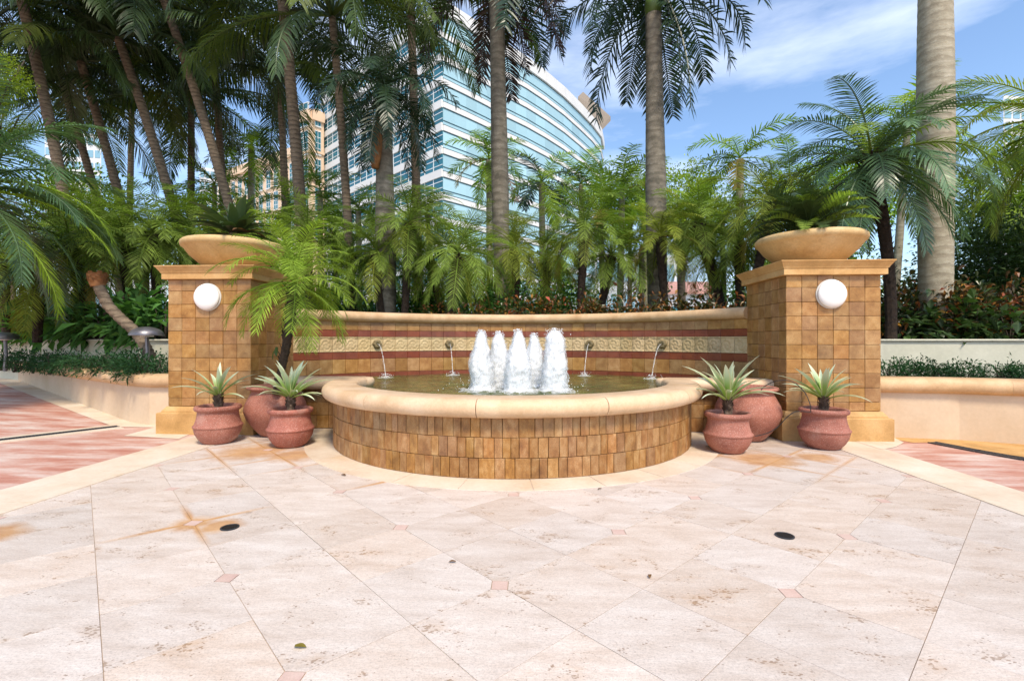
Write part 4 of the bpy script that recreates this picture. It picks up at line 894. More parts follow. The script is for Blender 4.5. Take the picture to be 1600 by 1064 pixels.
# dark bromeliad in the left bowl
BD = [strap_mesh(0.50, 0.13, 75, 30, 21, seg=8, fold=0.15), strap_mesh(0.56, 0.14, 58, 40, 22, seg=8, fold=0.15), strap_mesh(0.60, 0.14, 40, 45, 23, seg=8, fold=0.15), strap_mesh(0.60, 0.13, 24, 42, 24, seg=8, fold=0.15), strap_mesh(0.55, 0.12, 12, 38, 25, seg=8, fold=0.15)]
c = Vector((bowlL[0] + 0.06, bowlL[1] - 0.08, 2.157 + 0.50)); t = thing('dark_bromeliad', 'dark broad leaved bromeliad growing in the left stone bowl', 'plant', c)
rosette(t, c, 36, BD, M['brom_dark'], 75, 12, 1.12, 31); obj('stem', MB().tube([c - Vector((0, 0, 0.17)), c + Vector((0, 0, 0.04))], [0.11, 0.07], 10), M['stem_dry'], t); rosette(t, c + Vector((0.22, -0.1, 0.02)), 5, BD[3:], M['brown'], 20, 5, 0.6, 33)
# loose irrigation tubes
def tube_thing(label, pix, r_):
    pts = [at(*q) for q in pix]; out = []
    for i in range(len(pts) - 1):
        p0, p1, p2, p3 = pts[max(i - 1, 0)], pts[i], pts[i + 1], pts[min(i + 2, len(pts) - 1)]
        for k in range(8):
            f = k / 8; out.append(0.5 * ((2 * p1) + (p2 - p0) * f + (2 * p0 - 5 * p1 + 4 * p2 - p3) * f * f + (3 * p1 - p0 - 3 * p2 + p3) * f ** 3))
    out.append(pts[-1]); o = obj('irrigation_tube', MB().tube(out, r_, 6), M['black_tube']); tag(o, label, 'tube', 'irrigation tubes')
tube_thing('thin black irrigation tube arching from the empty urn into the rightmost pot', [(1187, 614, 5.35), (1195, 604, 5.33), (1215, 595.5, 5.25), (1238, 597, 5.2), (1256, 612, 5.12), (1265, 630, 5.06), (1267, 645, 5.05)], 0.0045)
tube_thing('thin black irrigation tube hanging across the front of the empty urn', [(1267, 644.5, 5.04), (1252, 643.5, 4.93), (1240, 645, 4.88), (1228, 654, 4.90), (1216, 667, 4.94), (1200, 677, 4.96), (1180, 682, 4.96)], 0.0045)
# landscape lights
def path_light(px, py, dep, zg, label):
    q = at(px, py, dep); t = thing('path_light', label, 'light', (q.x, q.y, zg), 'mushroom path lights')
    n = 12; prof = [(0.23 * math.cos(k / n * math.pi / 2) + 0.001, 0.13 * math.sin(k / n * math.pi / 2)) for k in range(n + 1)]
    obj('shade', smooth(MB().lathe([(0.20, -0.012), (0.235, -0.012)] + prof, 32, q).mesh('shade')), M['lamp_metal'], t)
    obj('stem', MB().tube([(q.x, q.y, zg), (q.x + .02, q.y, (zg + q.z) / 2), (q.x, q.y, q.z + 0.05)], [0.035, 0.03, 0.028], 10), M['lamp_metal'], t)
    obj('lens', MB().lathe([(0.09, -0.03), (0.10, 0.02)], 16, q), M['white_glass'], t)
path_light(229, 524, 7.6, 0.60, 'grey mushroom path light beside the left pillar')
path_light(8, 530, 9.4, 0.60, 'grey mushroom path light at the left edge of the fern bed')

# ------------------------------------------------------------------ palms
def frond_mesh(L, n, ll, wd, e0, bend, fwd, vup, droop, seed, plum=0.0, petiole=0.1, tip=0.3, seg=3, stiff=1.0):
    r = random.Random(seed); mb = MB(); N = 26; pts = []; tans = []
    x = z = y = 0.0; e_end = max(-87, e0 - bend); sway = r.uniform(-0.12, 0.12)
    for i in range(N + 1):
        f = i / N; el = R(e0 + (e_end - e0) * f ** 1.25); yw = sway * f
        tv = Vector((math.cos(el) * math.cos(yw), math.cos(el) * math.sin(yw), math.sin(el)))
        if i: pts.append(pts[-1] + tv * (L / N))
        else: pts.append(Vector((0, 0, 0)))
        tans.append(tv)
    mb.tube(pts, [L * 0.0105 * (1 - 0.85 * i / N) + 0.0015 for i in range(N + 1)], 4)
    for k in range(n):
        f = petiole + (1 - petiole) * (k + 0.5) / n; u = f * N; i = min(N - 1, int(u)); p = pts[i].lerp(pts[i + 1], u - i); t = tans[i]
        b = Vector((-math.sin(sway * f), math.cos(sway * f), 0)); nn = t.cross(b); nn = -nn if nn.z < 0 else nn
        g = (f - petiole) / (1 - petiole); prof = min(1.0, 0.35 + 2.6 * g) * (1.0 if g < 0.55 else 1 - (1 - tip) * ((g - 0.55) / 0.45) ** 1.4)
        for s_ in (-1, 1):
            l = ll * prof * r.uniform(0.86, 1.08); fw = fwd * (0.7 + 0.8 * g) * r.uniform(0.8, 1.2); vu = vup + r.gauss(0, 0.06) + (r.uniform(-1, 1) * plum)
            d = (t * fw + b * s_ + nn * vu).normalized(); q = p.copy(); w_ = (t - d * t.dot(d)).normalized() * (wd / 2)
            k0 = len(mb.v); dr = droop * r.uniform(0.75, 1.25)
            for j in range(seg + 1):
                fj = j / seg; ww = (0.55, 1.0, 0.78, 0.0)[j] if seg == 3 else (0.6, 1.0, 0.0)[j]
                if j == seg: mb.v.append(q.copy())
                else: mb.v.append(q - w_ * ww); mb.v.append(q + w_ * ww)
                dd = (d + Vector((0, 0, -dr * (j + 0.6) / seg))).normalized(); q = q + dd * (l / seg)
            for j in range(seg - 1): a_ = k0 + 2 * j; mb.f.append([a_, a_ + 1, a_ + 3, a_ + 2])
            a_ = k0 + 2 * (seg - 1); mb.f.append([a_, a_ + 1, a_ + 2])
    return mb.mesh('frond')
ELS = [78, 60, 42, 24, 6, -14, -36, -60]
KIND = {
    'coco':  dict(L=3.9, n=54, ll=0.80, wd=0.036, bend=82, fwd=0.60, vup=0.05, droop=1.5, plum=0.10, petiole=0.16, tip=0.35),
    'royal': dict(L=3.0, n=54, ll=0.60, wd=0.040, bend=88, fwd=0.55, vup=0.10, droop=0.75, petiole=0.06, tip=0.45, plum=0.55),
    'date':  dict(L=1.35, n=31, ll=0.33, wd=0.0145, bend=78, fwd=0.80, vup=0.12, droop=0.5, plum=0.12, petiole=0.10, tip=0.4),
    'fox':   dict(L=2.0, n=29, ll=0.52, wd=0.045, bend=82, fwd=0.6, vup=0.18, droop=0.55, petiole=0.10, tip=0.4, plum=0.35),
    'bigdate': dict(L=2.2, n=50, ll=0.46, wd=0.024, bend=80, fwd=0.80, vup=0.10, droop=0.65, plum=0.10, petiole=0.08, tip=0.4),
    'cycad': dict(L=0.80, n=34, ll=0.19, wd=0.019, bend=55, fwd=0.55, vup=0.32, droop=0.12, petiole=0.12, tip=0.35),
}
FM = {}
for kn, kd in KIND.items():
    FM[kn] = [[frond_mesh(e0=e_, seed=hash((kn == 'coco', i, v)) % 9999, **{**kd, 'bend': kd['bend'] * (0.82 + 0.2 * v)}) for v in (0, 1, 2)] for i, e_ in enumerate(ELS)]
def put_fronds(t, top, kind, n, hi, lo, sc, mat, seed, alt=None, az0=None, spread=6.2832, rise=0.0):
    r = random.Random(seed)
    for i in range(n):
        f = (i + 0.5) / n; el = hi + (lo - hi) * f + r.gauss(0, 5); ix = min(range(len(ELS)), key=lambda k: abs(ELS[k] - el))
        az = (az0 + r.uniform(-.5, .5) * spread) if az0 is not None else i * 2.39996 + seed + r.uniform(-.25, .25)
        m_ = mat
        if kind == 'royal' and seed != 21 and math.sin(az) < -0.75: az += math.pi if el > -20 else 1.1   # keep the trunk's near side clear, as the crowns here hang
        if alt:
            for mm, pr_, fmin in alt:
                if f >= fmin and r.random() < pr_: m_ = mm
        obj('frond', FM[kind][ix][r.randrange(3)], M[m_], t, top + Vector((0, 0, rise * (1 - f))), (r.uniform(-.14, .14), r.uniform(-.10, .10), az), sc * r.uniform(0.85, 1.1))
def bez(p0, p1, p2, n): return [p0 * (1 - k / n) ** 2 + p1 * 2 * (k / n) * (1 - k / n) + p2 * (k / n) ** 2 for k in range(n + 1)]
def trunk_mesh(base, top, r0, r1, style, bow, seed):
    r = random.Random(seed); H_ = (top - base).length; mid = (base + top) / 2 + Vector((bow, 0, 0))
    if style == 'date':
        n = max(14, int(H_ / 0.05)); pts = bez(base, mid, top, n); rad = [(r0 + (r1 - r0) * (k / n) ** 2.2) * (1 + 0.12 * noise.noise((k * .6, seed, 0))) for k in range(n + 1)]; mb = MB().tube(pts, rad, 9)
        st = int(H_ * 42)
        for k in range(st):
            f = k / st; i = min(n - 1, int(f * n)); p = pts[i]; rr = rad[i]; an = k * 2.4; o_ = Vector((math.cos(an), math.sin(an), 0)); sdv = Vector((-math.sin(an), math.cos(an), 0)) * (0.018 + 0.018 * f); ln = 0.02 + 0.055 * f ** 2
            b_ = p + o_ * rr * 0.85; mb.poly([b_ - sdv, b_ + sdv, b_ + o_ * ln + sdv * .5 + Vector((0, 0, 0.05 + .05 * f)), b_ + o_ * ln - sdv * .5 + Vector((0, 0, 0.05 + .05 * f))]); 
        return mb.mesh('trunk')
    step = {'coco': 0.035, 'royal': 0.05, 'smooth': 0.06}[style]; n = max(20, int(H_ / step)); pts = bez(base, mid, top, n); rad = []
    for k in range(n + 1):
        f = k / n; a_ = r0 + (r1 - r0) * f
        if style == 'coco': a_ *= (1 + 0.35 * math.exp(-f * 14)) * (1 + 0.055 * ((k % 3) - 1) + 0.03 * noise.noise((k * .4, seed, 2)))
        if style == 'royal': a_ *= (1 + 0.16 * math.exp(-((f - 0.45) / 0.25) ** 2)) * (1 + (0.012 if k % 4 == 0 else 0) + 0.01 * noise.noise((k * .5, seed, 2)))
        if style == 'smooth': a_ *= 1 + (0.03 if k % 4 == 0 else 0)
        rad.append(a_)
    return smooth(MB().tube(pts, rad, 18).mesh('trunk'))
def palm(label, kind, crown, dep, bpx, n, sc, mat, r0, r1, style, bark, hi=78, lo=-45, zb=1.16, bow=0.0, name=None, shaft=0, alt=None, group=None, seed=None, depb=None, head=None, rise=0.1, cat='palm tree'):
    top = at(crown[0], crown[1], dep); base = foot(bpx, depb or dep, zb); seed = seed if seed is not None else int(crown[0] * 7 + crown[1] * 3) % 997
    t = thing(name or {'coco': 'coconut_palm', 'royal': 'royal_palm', 'date': 'date_palm', 'bigdate': 'date_palm', 'fox': 'foxtail_palm'}[kind], label, cat, base, group)
    tt = top - Vector((0, 0, shaft))
    obj('trunk', trunk_mesh(base, tt, r0, r1, style, bow, seed), M[bark], t)
    if shaft: obj('crownshaft', smooth(MB().tube([tt, tt + Vector((0, 0, shaft * .3)), tt + Vector((0, 0, shaft))], [r1 * 1.02, r1 * 1.15, r1 * 0.6], 16).mesh('crownshaft')), M['shaft'], t)
    if head:
        rr = random.Random(seed); mb = MB().tube([top - Vector((0, 0, head[1])), top - Vector((0, 0, head[1] * .5)), top + Vector((0, 0, 0.05))], [head[0] * .6, head[0], head[0] * .7], 12)
        for k in range(140):
            an = k * 2.4; z = -head[1] + (head[1] + 0.08) * k / 140; o_ = Vector((math.cos(an), math.sin(an), 0)); b_ = top + o_ * head[0] * .75 + Vector((0, 0, z)); s_ = Vector((-o_.y, o_.x, 0)) * 0.03
            mb.poly([b_ - s_, b_ + s_, b_ + o_ * 0.09 + s_ * .4 + Vector((0, 0, 0.13)), b_ + o_ * 0.09 - s_ * .4 + Vector((0, 0, 0.13))])
        obj('leaf_bases', mb, M['bark_date'], t)
    put_fronds(t, top, kind, n, hi, lo, sc, mat, seed, alt, rise=rise)
    return t, top
G1 = 'coconut palms on the left'
ca = dict(kind='coco', mat='coco', style='coco', bark='bark_coco', group=G1)
CK = [
 ('slim coconut palm with its crown lowest, at far left', (103, 150), 15.5, 208, 20, 0.92, 0.15, 0.12, 0.2),
 ('leaning coconut palm with pale ringed trunk, second from left', (126, 98), 14.5, 238, 22, 1.0, 0.16, 0.125, 0.25),
 ('leaning dark coconut palm, third long trunk from left', (185, 62), 13.5, 325, 24, 1.05, 0.16, 0.125, 0.3),
 ('distant straight thin coconut palm between two leaning trunks at left', (206, 168), 20, 199, 18, 0.9, 0.15, 0.12, 0.0),
 ('leaning coconut palm whose trunk foot passes just left of the stone bowl', (256, 0), 13.0, 412, 22, 1.05, 0.15, 0.12, 0.3),
 ('straight thin coconut palm rising above the left pillar', (299, 150), 17, 298, 20, 1.0, 0.15, 0.12, 0.0),
 ('tall coconut palm with thick ringed trunk right of the left bowl', (434, -70), 11.8, 482, 20, 1.05, 0.17, 0.14, 0.15),
 ('slimmer coconut palm standing just behind the thick ringed trunk', (437, 118), 15, 453, 18, 0.95, 0.15, 0.11, 0.05),
 ('coconut palm with narrow dark trunk and large yellowing frond', (519, 28), 11.8, 552, 22, 0.92, 0.13, 0.10, 0.12),
 ('high coconut crown over the top left corner', (35, 5), 12.5, 140, 20, 1.0, 0.16, 0.13, 0.2),
 ('high coconut crown behind the leaning trunks, top left', (330, 30), 16.5, 360, 18, 1.05, 0.15, 0.12, 0.1),
 ('high coconut crown over the tan building', (640, -45), 13, 655, 18, 0.95, 0.15, 0.12, 0.05),
]
for k, (lab, cr, dep, bp, n, sc, r0, r1, bow) in enumerate(CK):
    palm(lab, crown=cr, dep=dep, bpx=bp, n=n, sc=sc * 1.12, r0=r0 * 0.86, r1=r1 * 0.86, bow=bow, hi=72, lo=-6, alt=[('coco_y', 0.12, 0.1), ('brown', 0.04, 0.8)] if k not in (8, 11) else [('coco_y', 0.4, 0.1)], seed=k * 5 + 2, **ca)
G2 = 'royal palms'
palm('royal palm with slender grey trunk in front of the glass building', 'royal', (776, -52), 13.0, 786, 18, 1.12, 'royal', 0.20, 0.20, 'royal', 'bark_royal', hi=60, lo=-62, shaft=1.0, group=G2, alt=[('royal_r', 0.45, 0.55)], seed=4)
palm('royal palm with dark grey trunk standing against open sky', 'royal', (1021, -34), 11.4, 1028, 20, 1.16, 'royal', 0.225, 0.185, 'royal', 'bark_royal', hi=60, lo=-66, shaft=0.9, group=G2, seed=9)
palm('thick sunlit pale royal palm trunk at the right', 'royal', (1461, -330), 8.4, 1462, 14, 1.0, 'royal', 0.235, 0.22, 'royal', 'bark_pale', hi=60, lo=-40, shaft=1.0, group=G2, seed=12)
palm('young royal palm with yellow trunk right of centre', 'fox', (1156, 250), 15.5, 1156, 13, 0.92, 'fox', 0.15, 0.11, 'smooth', 'bark_pale', hi=72, lo=-20, shaft=0.0, group='young palms behind the date palms', alt=[('gold', 0.25, 0.75)], seed=3, name='young_royal_palm')
t, top = palm('stout foxtail palm with dark drooping crown and hanging brown sheath', 'royal', (600, 140), 10.8, 604, 26, 0.66, 'royal', 0.22, 0.17, 'royal', 'bark_royal', hi=78, lo=-64, group=None, seed=21, shaft=0.55, name='foxtail_palm')
q0 = at(592, 185, 10.6); q1 = at(589, 230, 10.6); q2 = at(586, 264, 10.6)
obj('dry_sheath', smooth(MB().tube([q0, (q0 + q1) / 2, q1, (q1 + q2) / 2, q2], [0.04, 0.10, 0.12, 0.11, 0.08], 10).mesh('dry_sheath')), M['sheath'], t)
G3 = 'young palms behind the date palms'
fx = dict(kind='fox', style='smooth', bark='bark_pale', group=G3, hi=76)
FX = [
 ('foxtail palm left of the thick coconut trunk, before the tan building', (393, 232), 18, 391, 13, 0.95, 'fox', 0.13, 0.11, -35, [('date_y', .4, .3)]),
 ('bright young palm low before the tan building', (500, 300), 15.5, 502, 12, 0.72, 'lime', 0.1, 0.08, -30, None),
 ('young palm with drooping brown frond beside the slender royal trunk', (764, 252), 20, 766, 15, 1.05, 'fox', 0.15, 0.12, -58, [('gold', .3, .6), ('brown', .35, .75)]),
 ('dark young palm with pale trunk right of the slender royal trunk', (846, 288), 17, 850, 13, 0.9, 'fox', 0.13, 0.10, -45, [('royal', .4, .2)]),
 ('young palm under the far end of the glass building', (908, 290), 18, 908, 13, 0.85, 'fox', 0.12, 0.09, -30, None),
 ('yellow green palm just left of the dark royal trunk', (972, 300), 15.5, 968, 15, 0.95, 'lime', 0.12, 0.09, -30, [('gold', .2, .5)]),
 ('lime palm half hidden behind the dark royal trunk', (1008, 305), 18, 1010, 12, 0.95, 'lime', 0.12, 0.09, -30, None),
 ('thin white trunked palm behind the big date palm', (1418, 200), 12.3, 1393, 12, 0.85, 'lime', 0.10, 0.075, -20, None),
 ('bright young palm over the low planting at centre left', (560, 330), 14.5, 562, 12, 0.7, 'fox', 0.1, 0.08, -30, None),
 ('small bright palm between the leaning coconut trunks', (335, 290), 17, 335, 12, 0.8, 'fox', 0.1, 0.08, -30, None),
 ('yellow green young palm beside the far pavilion', (1235, 285), 17, 1238, 12, 0.85, 'lime', 0.1, 0.08, -30, None),
]
for k, (lab, cr, dep, bp, n, sc, mt, r0, r1, lo, al) in enumerate(FX):
    palm(lab, crown=cr, dep=dep, bpx=bp, n=int(n * 1.25), sc=sc, mat=mt, r0=r0, r1=r1, lo=lo, alt=al, seed=k * 7 + 1, name='young_palm', **fx)
ORD = ['first', 'second', 'third', 'fourth', 'fifth', 'sixth', 'seventh', 'eighth', 'ninth', 'tenth', 'eleventh', 'twelfth', 'thirteenth', 'fourteenth', 'fifteenth', 'sixteenth']
rr_ = random.Random(91)
for k, (px, py, dep, mt) in enumerate(((452, 345, 15, 'fox'), (522, 352, 15.5, 'lime'), (600, 345, 14.5, 'fox'), (668, 350, 15, 'date_y'), (735, 372, 14, 'fox'), (800, 348, 15, 'date_y'), (872, 352, 15, 'fox'), (938, 350, 14.5, 'lime'), (1002, 358, 15, 'date_y'), (1062, 350, 15, 'fox'), (1128, 345, 15.5, 'lime'), (1185, 350, 14.5, 'fox'), (1245, 345, 14.5, 'date_y'), (1300, 330, 14, 'fox'))):
    palm('leafy low palm filling the background behind the date palms, %s from the left' % ORD[k], crown=(px, py + rr_.uniform(-30, 50)), dep=dep, bpx=px + rr_.uniform(-18, 18), n=rr_.randrange(11, 19), sc=rr_.uniform(0.5, 0.85), mat=mt, r0=0.09, r1=0.08, lo=-50, alt=[('date', .3, .3), ('gold', .12, .5)], seed=k * 3 + 2, name='young_palm', kind='fox', style='smooth', bark='bark_coco', group='low background palms behind the fountain', hi=76)
for k, (px, py, dep, mt) in enumerate(((15, 345, 14, 'date'), (75, 350, 13.5, 'date'), (130, 345, 14.5, 'fox'), (178, 352, 13, 'date'), (228, 345, 14, 'date'), (280, 350, 13.5, 'date'), (332, 358, 14, 'fox'), (390, 362, 14, 'date'))):
    palm('leafy low palm filling the left garden background, %s from the left' % ORD[k], crown=(px, py + rr_.uniform(-20, 40)), dep=dep, bpx=px + rr_.uniform(-18, 18), n=rr_.randrange(12, 19), sc=rr_.uniform(0.55, 0.85), mat=mt, r0=0.09, r1=0.08, lo=-50, alt=[('date_y', .25, .3)], seed=k * 3 + 61, name='young_palm', kind='fox', style='smooth', bark='bark_coco', group='low background palms in the left garden', hi=76)
G4 = 'pygmy date palms behind the fountain wall'
dt = dict(kind='date', style='date', bark='bark_date', hi=76)
DT = [
 ('date palm with dark trunk, tallest left of centre behind the wall', (640, 352), 10.4, 630, 26, 1.0, 'date', -40, G4, 0),
 ('date palm with crossed trunks hanging over the wall coping at centre', (716, 400), 10.2, 688, 26, 1.05, 'date', -58, G4, 0.1),
 ('date palm leaning right behind the potted palm', (588, 398), 10.6, 606, 22, 0.95, 'date', -40, G4, -0.1),
 ('small date palm between potted palm and the stout foxtail trunk', (548, 400), 11.5, 552, 20, 0.9, 'date', -40, G4, 0),
 ('olive yellow date palm just right of the slender royal trunk', (806, 392), 11.5, 806, 22, 0.95, 'date_y', -50, G4, 0),
 ('date palm with upright dark trunk right of the water jets', (914, 362), 10.6, 903, 26, 1.02, 'date', -42, G4, 0),
 ('date palm leaning left beside the dark royal trunk', (955, 402), 10.8, 922, 22, 0.92, 'date', -42, G4, 0.1),
 ('olive date palm in front of the dark royal trunk', (1032, 372), 10.5, 1042, 22, 0.95, 'date_y', -30, G4, 0),
 ('date palm on a slanting dark trunk behind the right wall end', (1090, 352), 10.6, 1132, 24, 0.95, 'date', -40, G4, 0.1),
 ('lower date palm on the second slanting trunk behind the right wall end', (1106, 398), 11.2, 1138, 20, 0.9, 'date_y', -40, G4, 0.1),
 ('olive date palm left of the right stone bowl', (1205, 325), 9.4, 1160, 26, 1.05, 'date_y', -40, G4, 0),
 ('date palm behind the right pillar under the young royal palm', (1155, 385), 10.4, 1157, 22, 0.95, 'date', -45, G4, 0),
 ('small olive date palm behind the jets', (855, 410), 12, 852, 20, 0.9, 'date_y', -40, G4, 0),
 ('date palm with dark leaves between two left trunks behind the wall', (672, 408), 11.6, 700, 20, 0.95, 'date', -45, G4, 0),
 ('date palm left of the fountain wall behind the potted palm fronds', (480, 365), 10.4, 486, 24, 1.0, 'date', -40, G4, 0),
 ('date palm right behind the left pillar', (240, 368), 10.4, 248, 24, 1.05, 'date', -45, 'date palms in the left garden', 0),
 ('date palm with thick dark trunk left of the pillar', (192, 378), 10.2, 212, 26, 1.1, 'date', -50, 'date palms in the left garden', -0.05),
 ('date palm on a slim slanting trunk in the left garden', (108, 385), 9.6, 152, 24, 1.1, 'date', -60, 'date palms in the left garden', -0.1),
 ('date palm with yellow lower fronds in the left garden', (62, 425), 9.2, 58, 24, 1.05, 'date_b', -60, 'date palms in the left garden', 0.0),
 ('date palm at the left edge behind the path light', (5, 405), 10.4, 10, 22, 1.1, 'date', -55, 'date palms in the left garden', 0.0),
 ('date palm crown filling the gap behind the cut trunk', (145, 360), 11.5, 140, 22, 1.1, 'date', -50, 'date palms in the left garden', 0.0),
 ('dark date palm beyond the left stone bowl', (420, 385), 11.5, 420, 22, 1.05, 'date', -45, G4, 0.0),
 ('date palm just left of the left stone bowl', (300, 375), 11.4, 305, 22, 1.0, 'date', -45, 'date palms in the left garden', 0.0),
]
for k, (lab, cr, dep, bp, n, sc, mt, lo, grp, bow) in enumerate(DT):
    palm(lab, crown=cr, dep=dep, bpx=bp, n=int(n * 1.45), sc=sc, mat=mt, r0=0.075, r1=0.12, lo=lo, group=grp, bow=bow, seed=k * 11 + 5, alt=[('date_y', 0.35, 0.55), ('gold', 0.15, 0.8)], **dt)
palm('large dark date palm with curved trunk behind the right bowl', 'bigdate', (1362, 258), 7.9, 1392, 44, 0.82, 'date_b', 0.085, 0.10, 'date', 'bark_date', hi=78, lo=-38, bow=0.18, seed=77, head=(0.19, 0.62), alt=[('date', 0.4, 0.2)], name='big_date_palm')
palm('large blue green date palm reaching in from the left edge', 'bigdate', (-62, 300), 7.4, -80, 44, 1.05, 'date_b', 0.10, 0.14, 'date', 'bark_date', hi=70, lo=-35, zb=0.6, seed=55, head=(0.2, 0.5), name='big_date_palm', alt=[('fox', 0.25, 0.0)])
palm('yellow green palm reaching in from the right edge', 'bigdate', (1668, 200), 8.6, 1690, 36, 1.05, 'date_y', 0.10, 0.14, 'date', 'bark_date', hi=70, lo=-35, seed=61, head=(0.2, 0.5), name='big_date_palm', alt=[('lime', 0.3, 0.0), ('date', 0.4, 0.3)])
palm('bright palm low at the right edge behind the hedge', 'fox', (1590, 330), 11.5, 1592, 14, 0.9, 'lime', 0.1, 0.08, 'smooth', 'bark_pale', hi=70, lo=-10, seed=67, name='young_palm', group=G3)
# potted palm
pt, ptop = palm('lime green potted date palm leaning from the large left urn', 'date', (459, 448), 5.75, 431, 40, 0.70, 'lime', 0.045, 0.072, 'date', 'bark_date', hi=86, lo=-28, zb=0.55, bow=0.06, seed=15, name='potted_palm', alt=[('fox', 0.4, 0.3)], cat='potted palm', depb=5.82)
for k, (px, py) in enumerate(((429, 549), (426, 556))):
    q = at(px, py, 5.6); obj('leaf', strap_mesh(0.11, 0.055, -70, 15, 90 + k), M['hedge'], pt, at(433, 543, 5.62) if k == 0 else q + Vector((0.02, 0, 0.05)), (0, 0.1, 2.6 + k))
# cycad in the right bowl
c = Vector((bowlR[0], bowlR[1], 2.157 + 0.34)); t = thing('cycad', 'olive green cycad spreading over the right stone bowl', 'plant', c)
obj('stem', MB().tube([c - Vector((0, 0, 0.03)), c + Vector((0, 0, 0.16))], [0.12, 0.09], 10), M['bark_date'], t); put_fronds(t, c + Vector((0, 0, 0.12)), 'cycad', 46, 74, 26, 0.88, 'brom_dark', 8, [('date', 0.3, 0.1), ('brown', 0.2, 0.92)], rise=0.1)
rosette(t, c + Vector((0.2, -0.18, 0.03)), 6, BD[3:], M['brown'], 20, 5, 0.5, 35)
# beheaded palm trunk in the left garden
pix = [(236, 560, 7.9), (226, 540, 7.9), (212, 519, 7.95), (190, 500, 8.0), (170, 480, 8.05), (158, 457, 8.1), (153, 444, 8.1)]
pts = [at(*q) for q in pix]; t = thing('cut_palm_trunk', 'bent ringed palm trunk with its crown cut off, left garden', 'palm trunk', pts[0])
fine = []
for i in range(len(pts) - 1):
    for k in range(10): fine.append(pts[i].lerp(pts[i + 1], k / 10))
fine.append(pts[-1]); obj('trunk', smooth(MB().tube(fine, [0.082 * (1 + 0.07 * ((k % 3) - 1)) for k in range(len(fine))], 14).mesh('trunk')), M['bark_coco'], t)
q = pts[-1]; mb = MB().tube([q - Vector((0, 0, 0.05)), q + Vector((-0.01, 0, 0.06)), q + Vector((-0.015, 0, 0.16))], [0.10, 0.13, 0.14], 11)
for k in range(40):
    an = k * 2.4; o_ = Vector((math.cos(an), math.sin(an), 0)); b_ = q + o_ * 0.11 + Vector((0, 0, 0.16 * k / 40)); s_ = Vector((-o_.y, o_.x, 0)) * 0.035; mb.poly([b_ - s_, b_ + s_, b_ + o_ * 0.04 + s_ + Vector((0, 0, 0.05)), b_ + o_ * 0.04 - s_ + Vector((0, 0, 0.05))])
obj('cut_head', mb, M['sheath'], t)

# ------------------------------------------------------------------ shrubs, hedges, broadleaf trees
def leaf_cloud(n, rad, ll, lw, seed, clumps=30, flat=1.0, shell=0.6, clump_r=0.32, up=0.4, zmin=-1.0):
    r = random.Random(seed); mb = MB(); cs = []
    while len(cs) < clumps:
        v = Vector((r.uniform(-1, 1), r.uniform(-1, 1), r.uniform(-1, 1)))
        if v.length < 1 and v.length > shell * r.random() and v.z > zmin: cs.append(v)
    for _ in range(n):
        c = cs[r.randrange(clumps)]; p = c + Vector((r.gauss(0, 1), r.gauss(0, 1), r.gauss(0, 1))) * clump_r * 0.6
        if p.z < zmin: p.z = zmin + r.random() * 0.1
        p = Vector((p.x * rad, p.y * rad, p.z * rad * flat))
        d = (p.normalized() + Vector((r.gauss(0, .7), r.gauss(0, .7), r.gauss(0, .5) + up * 0.3))).normalized()
        s_ = d.cross(Vector((r.gauss(0, .4), r.gauss(0, .4), 1))).normalized(); nn = s_.cross(d); l = ll * r.uniform(0.6, 1.2); w_ = lw * r.uniform(0.7, 1.2) / 2; k = len(mb.v)
        m1 = p + d * l * 0.5 - nn * l * 0.02; tipp = p + d * l - Vector((0, 0, l * 0.22)) 
        mb.v += [p, m1 + s_ * w_ + nn * w_ * .35, tipp, m1 - s_ * w_ + nn * w_ * .35, m1]
        mb.f += [[k, k + 1, k + 4], [k + 1, k + 2, k + 4], [k, k + 4, k + 3], [k + 4, k + 2, k + 3]]
    return mb.mesh('foliage')
def twigs(rad, seed, flat=1.0, n=9, z0=-1.0):
    r = random.Random(seed); mb = MB()
    for _ in range(n):
        e_ = Vector((r.uniform(-.7, .7), r.uniform(-.7, .7), r.uniform(-.1, .7))) * rad; b_ = Vector((r.uniform(-.1, .1) * rad, r.uniform(-.1, .1) * rad, z0 * rad * flat)); mb.tube([b_, (b_ + e_) / 2 + Vector((0, 0, .1 * rad)), e_], [0.02 * rad + .004, 0.014 * rad + .003, 0.004], 5)
    return mb.mesh('stems')
CR = [leaf_cloud(620, 0.5, 0.15, 0.055, s_, 22, 1.0, 0.4, 0.34, 1.0, -0.75) for s_ in (1, 2, 3)]; CRT = twigs(0.5, 4, z0=-0.9)
FERN = [leaf_cloud(620, 0.30, 0.085, 0.024, s_, 20, 0.62, 0.3, 0.4, 1.2, -0.8) for s_ in (5, 6, 7)]; FT = twigs(0.3, 8, 0.7)
PHI = [leaf_cloud(170, 0.55, 0.34, 0.14, s_, 16, 0.85, 0.4, 0.4, 0.9, -0.8) for s_ in (9, 10, 11)]; PHT = twigs(0.55, 12)
BUSH = [leaf_cloud(1900, 0.9, 0.13, 0.055, s_, 34, 1.0, 0.5, 0.3, 0.4, -0.85) for s_ in (13, 14)]; BT = twigs(0.9, 15, n=12)
TREE = [leaf_cloud(5200, 2.0, 0.19, 0.085, s_, 60, 0.95, 0.55, 0.22, 0.3) for s_ in (16, 17, 18)]
HED = [leaf_cloud(5200, 1.3, 0.11, 0.055, s_, 70, 1.0, 0.55, 0.26, 0.3, -0.95) for s_ in (19, 20)]; HT = twigs(1.3, 22, n=14)
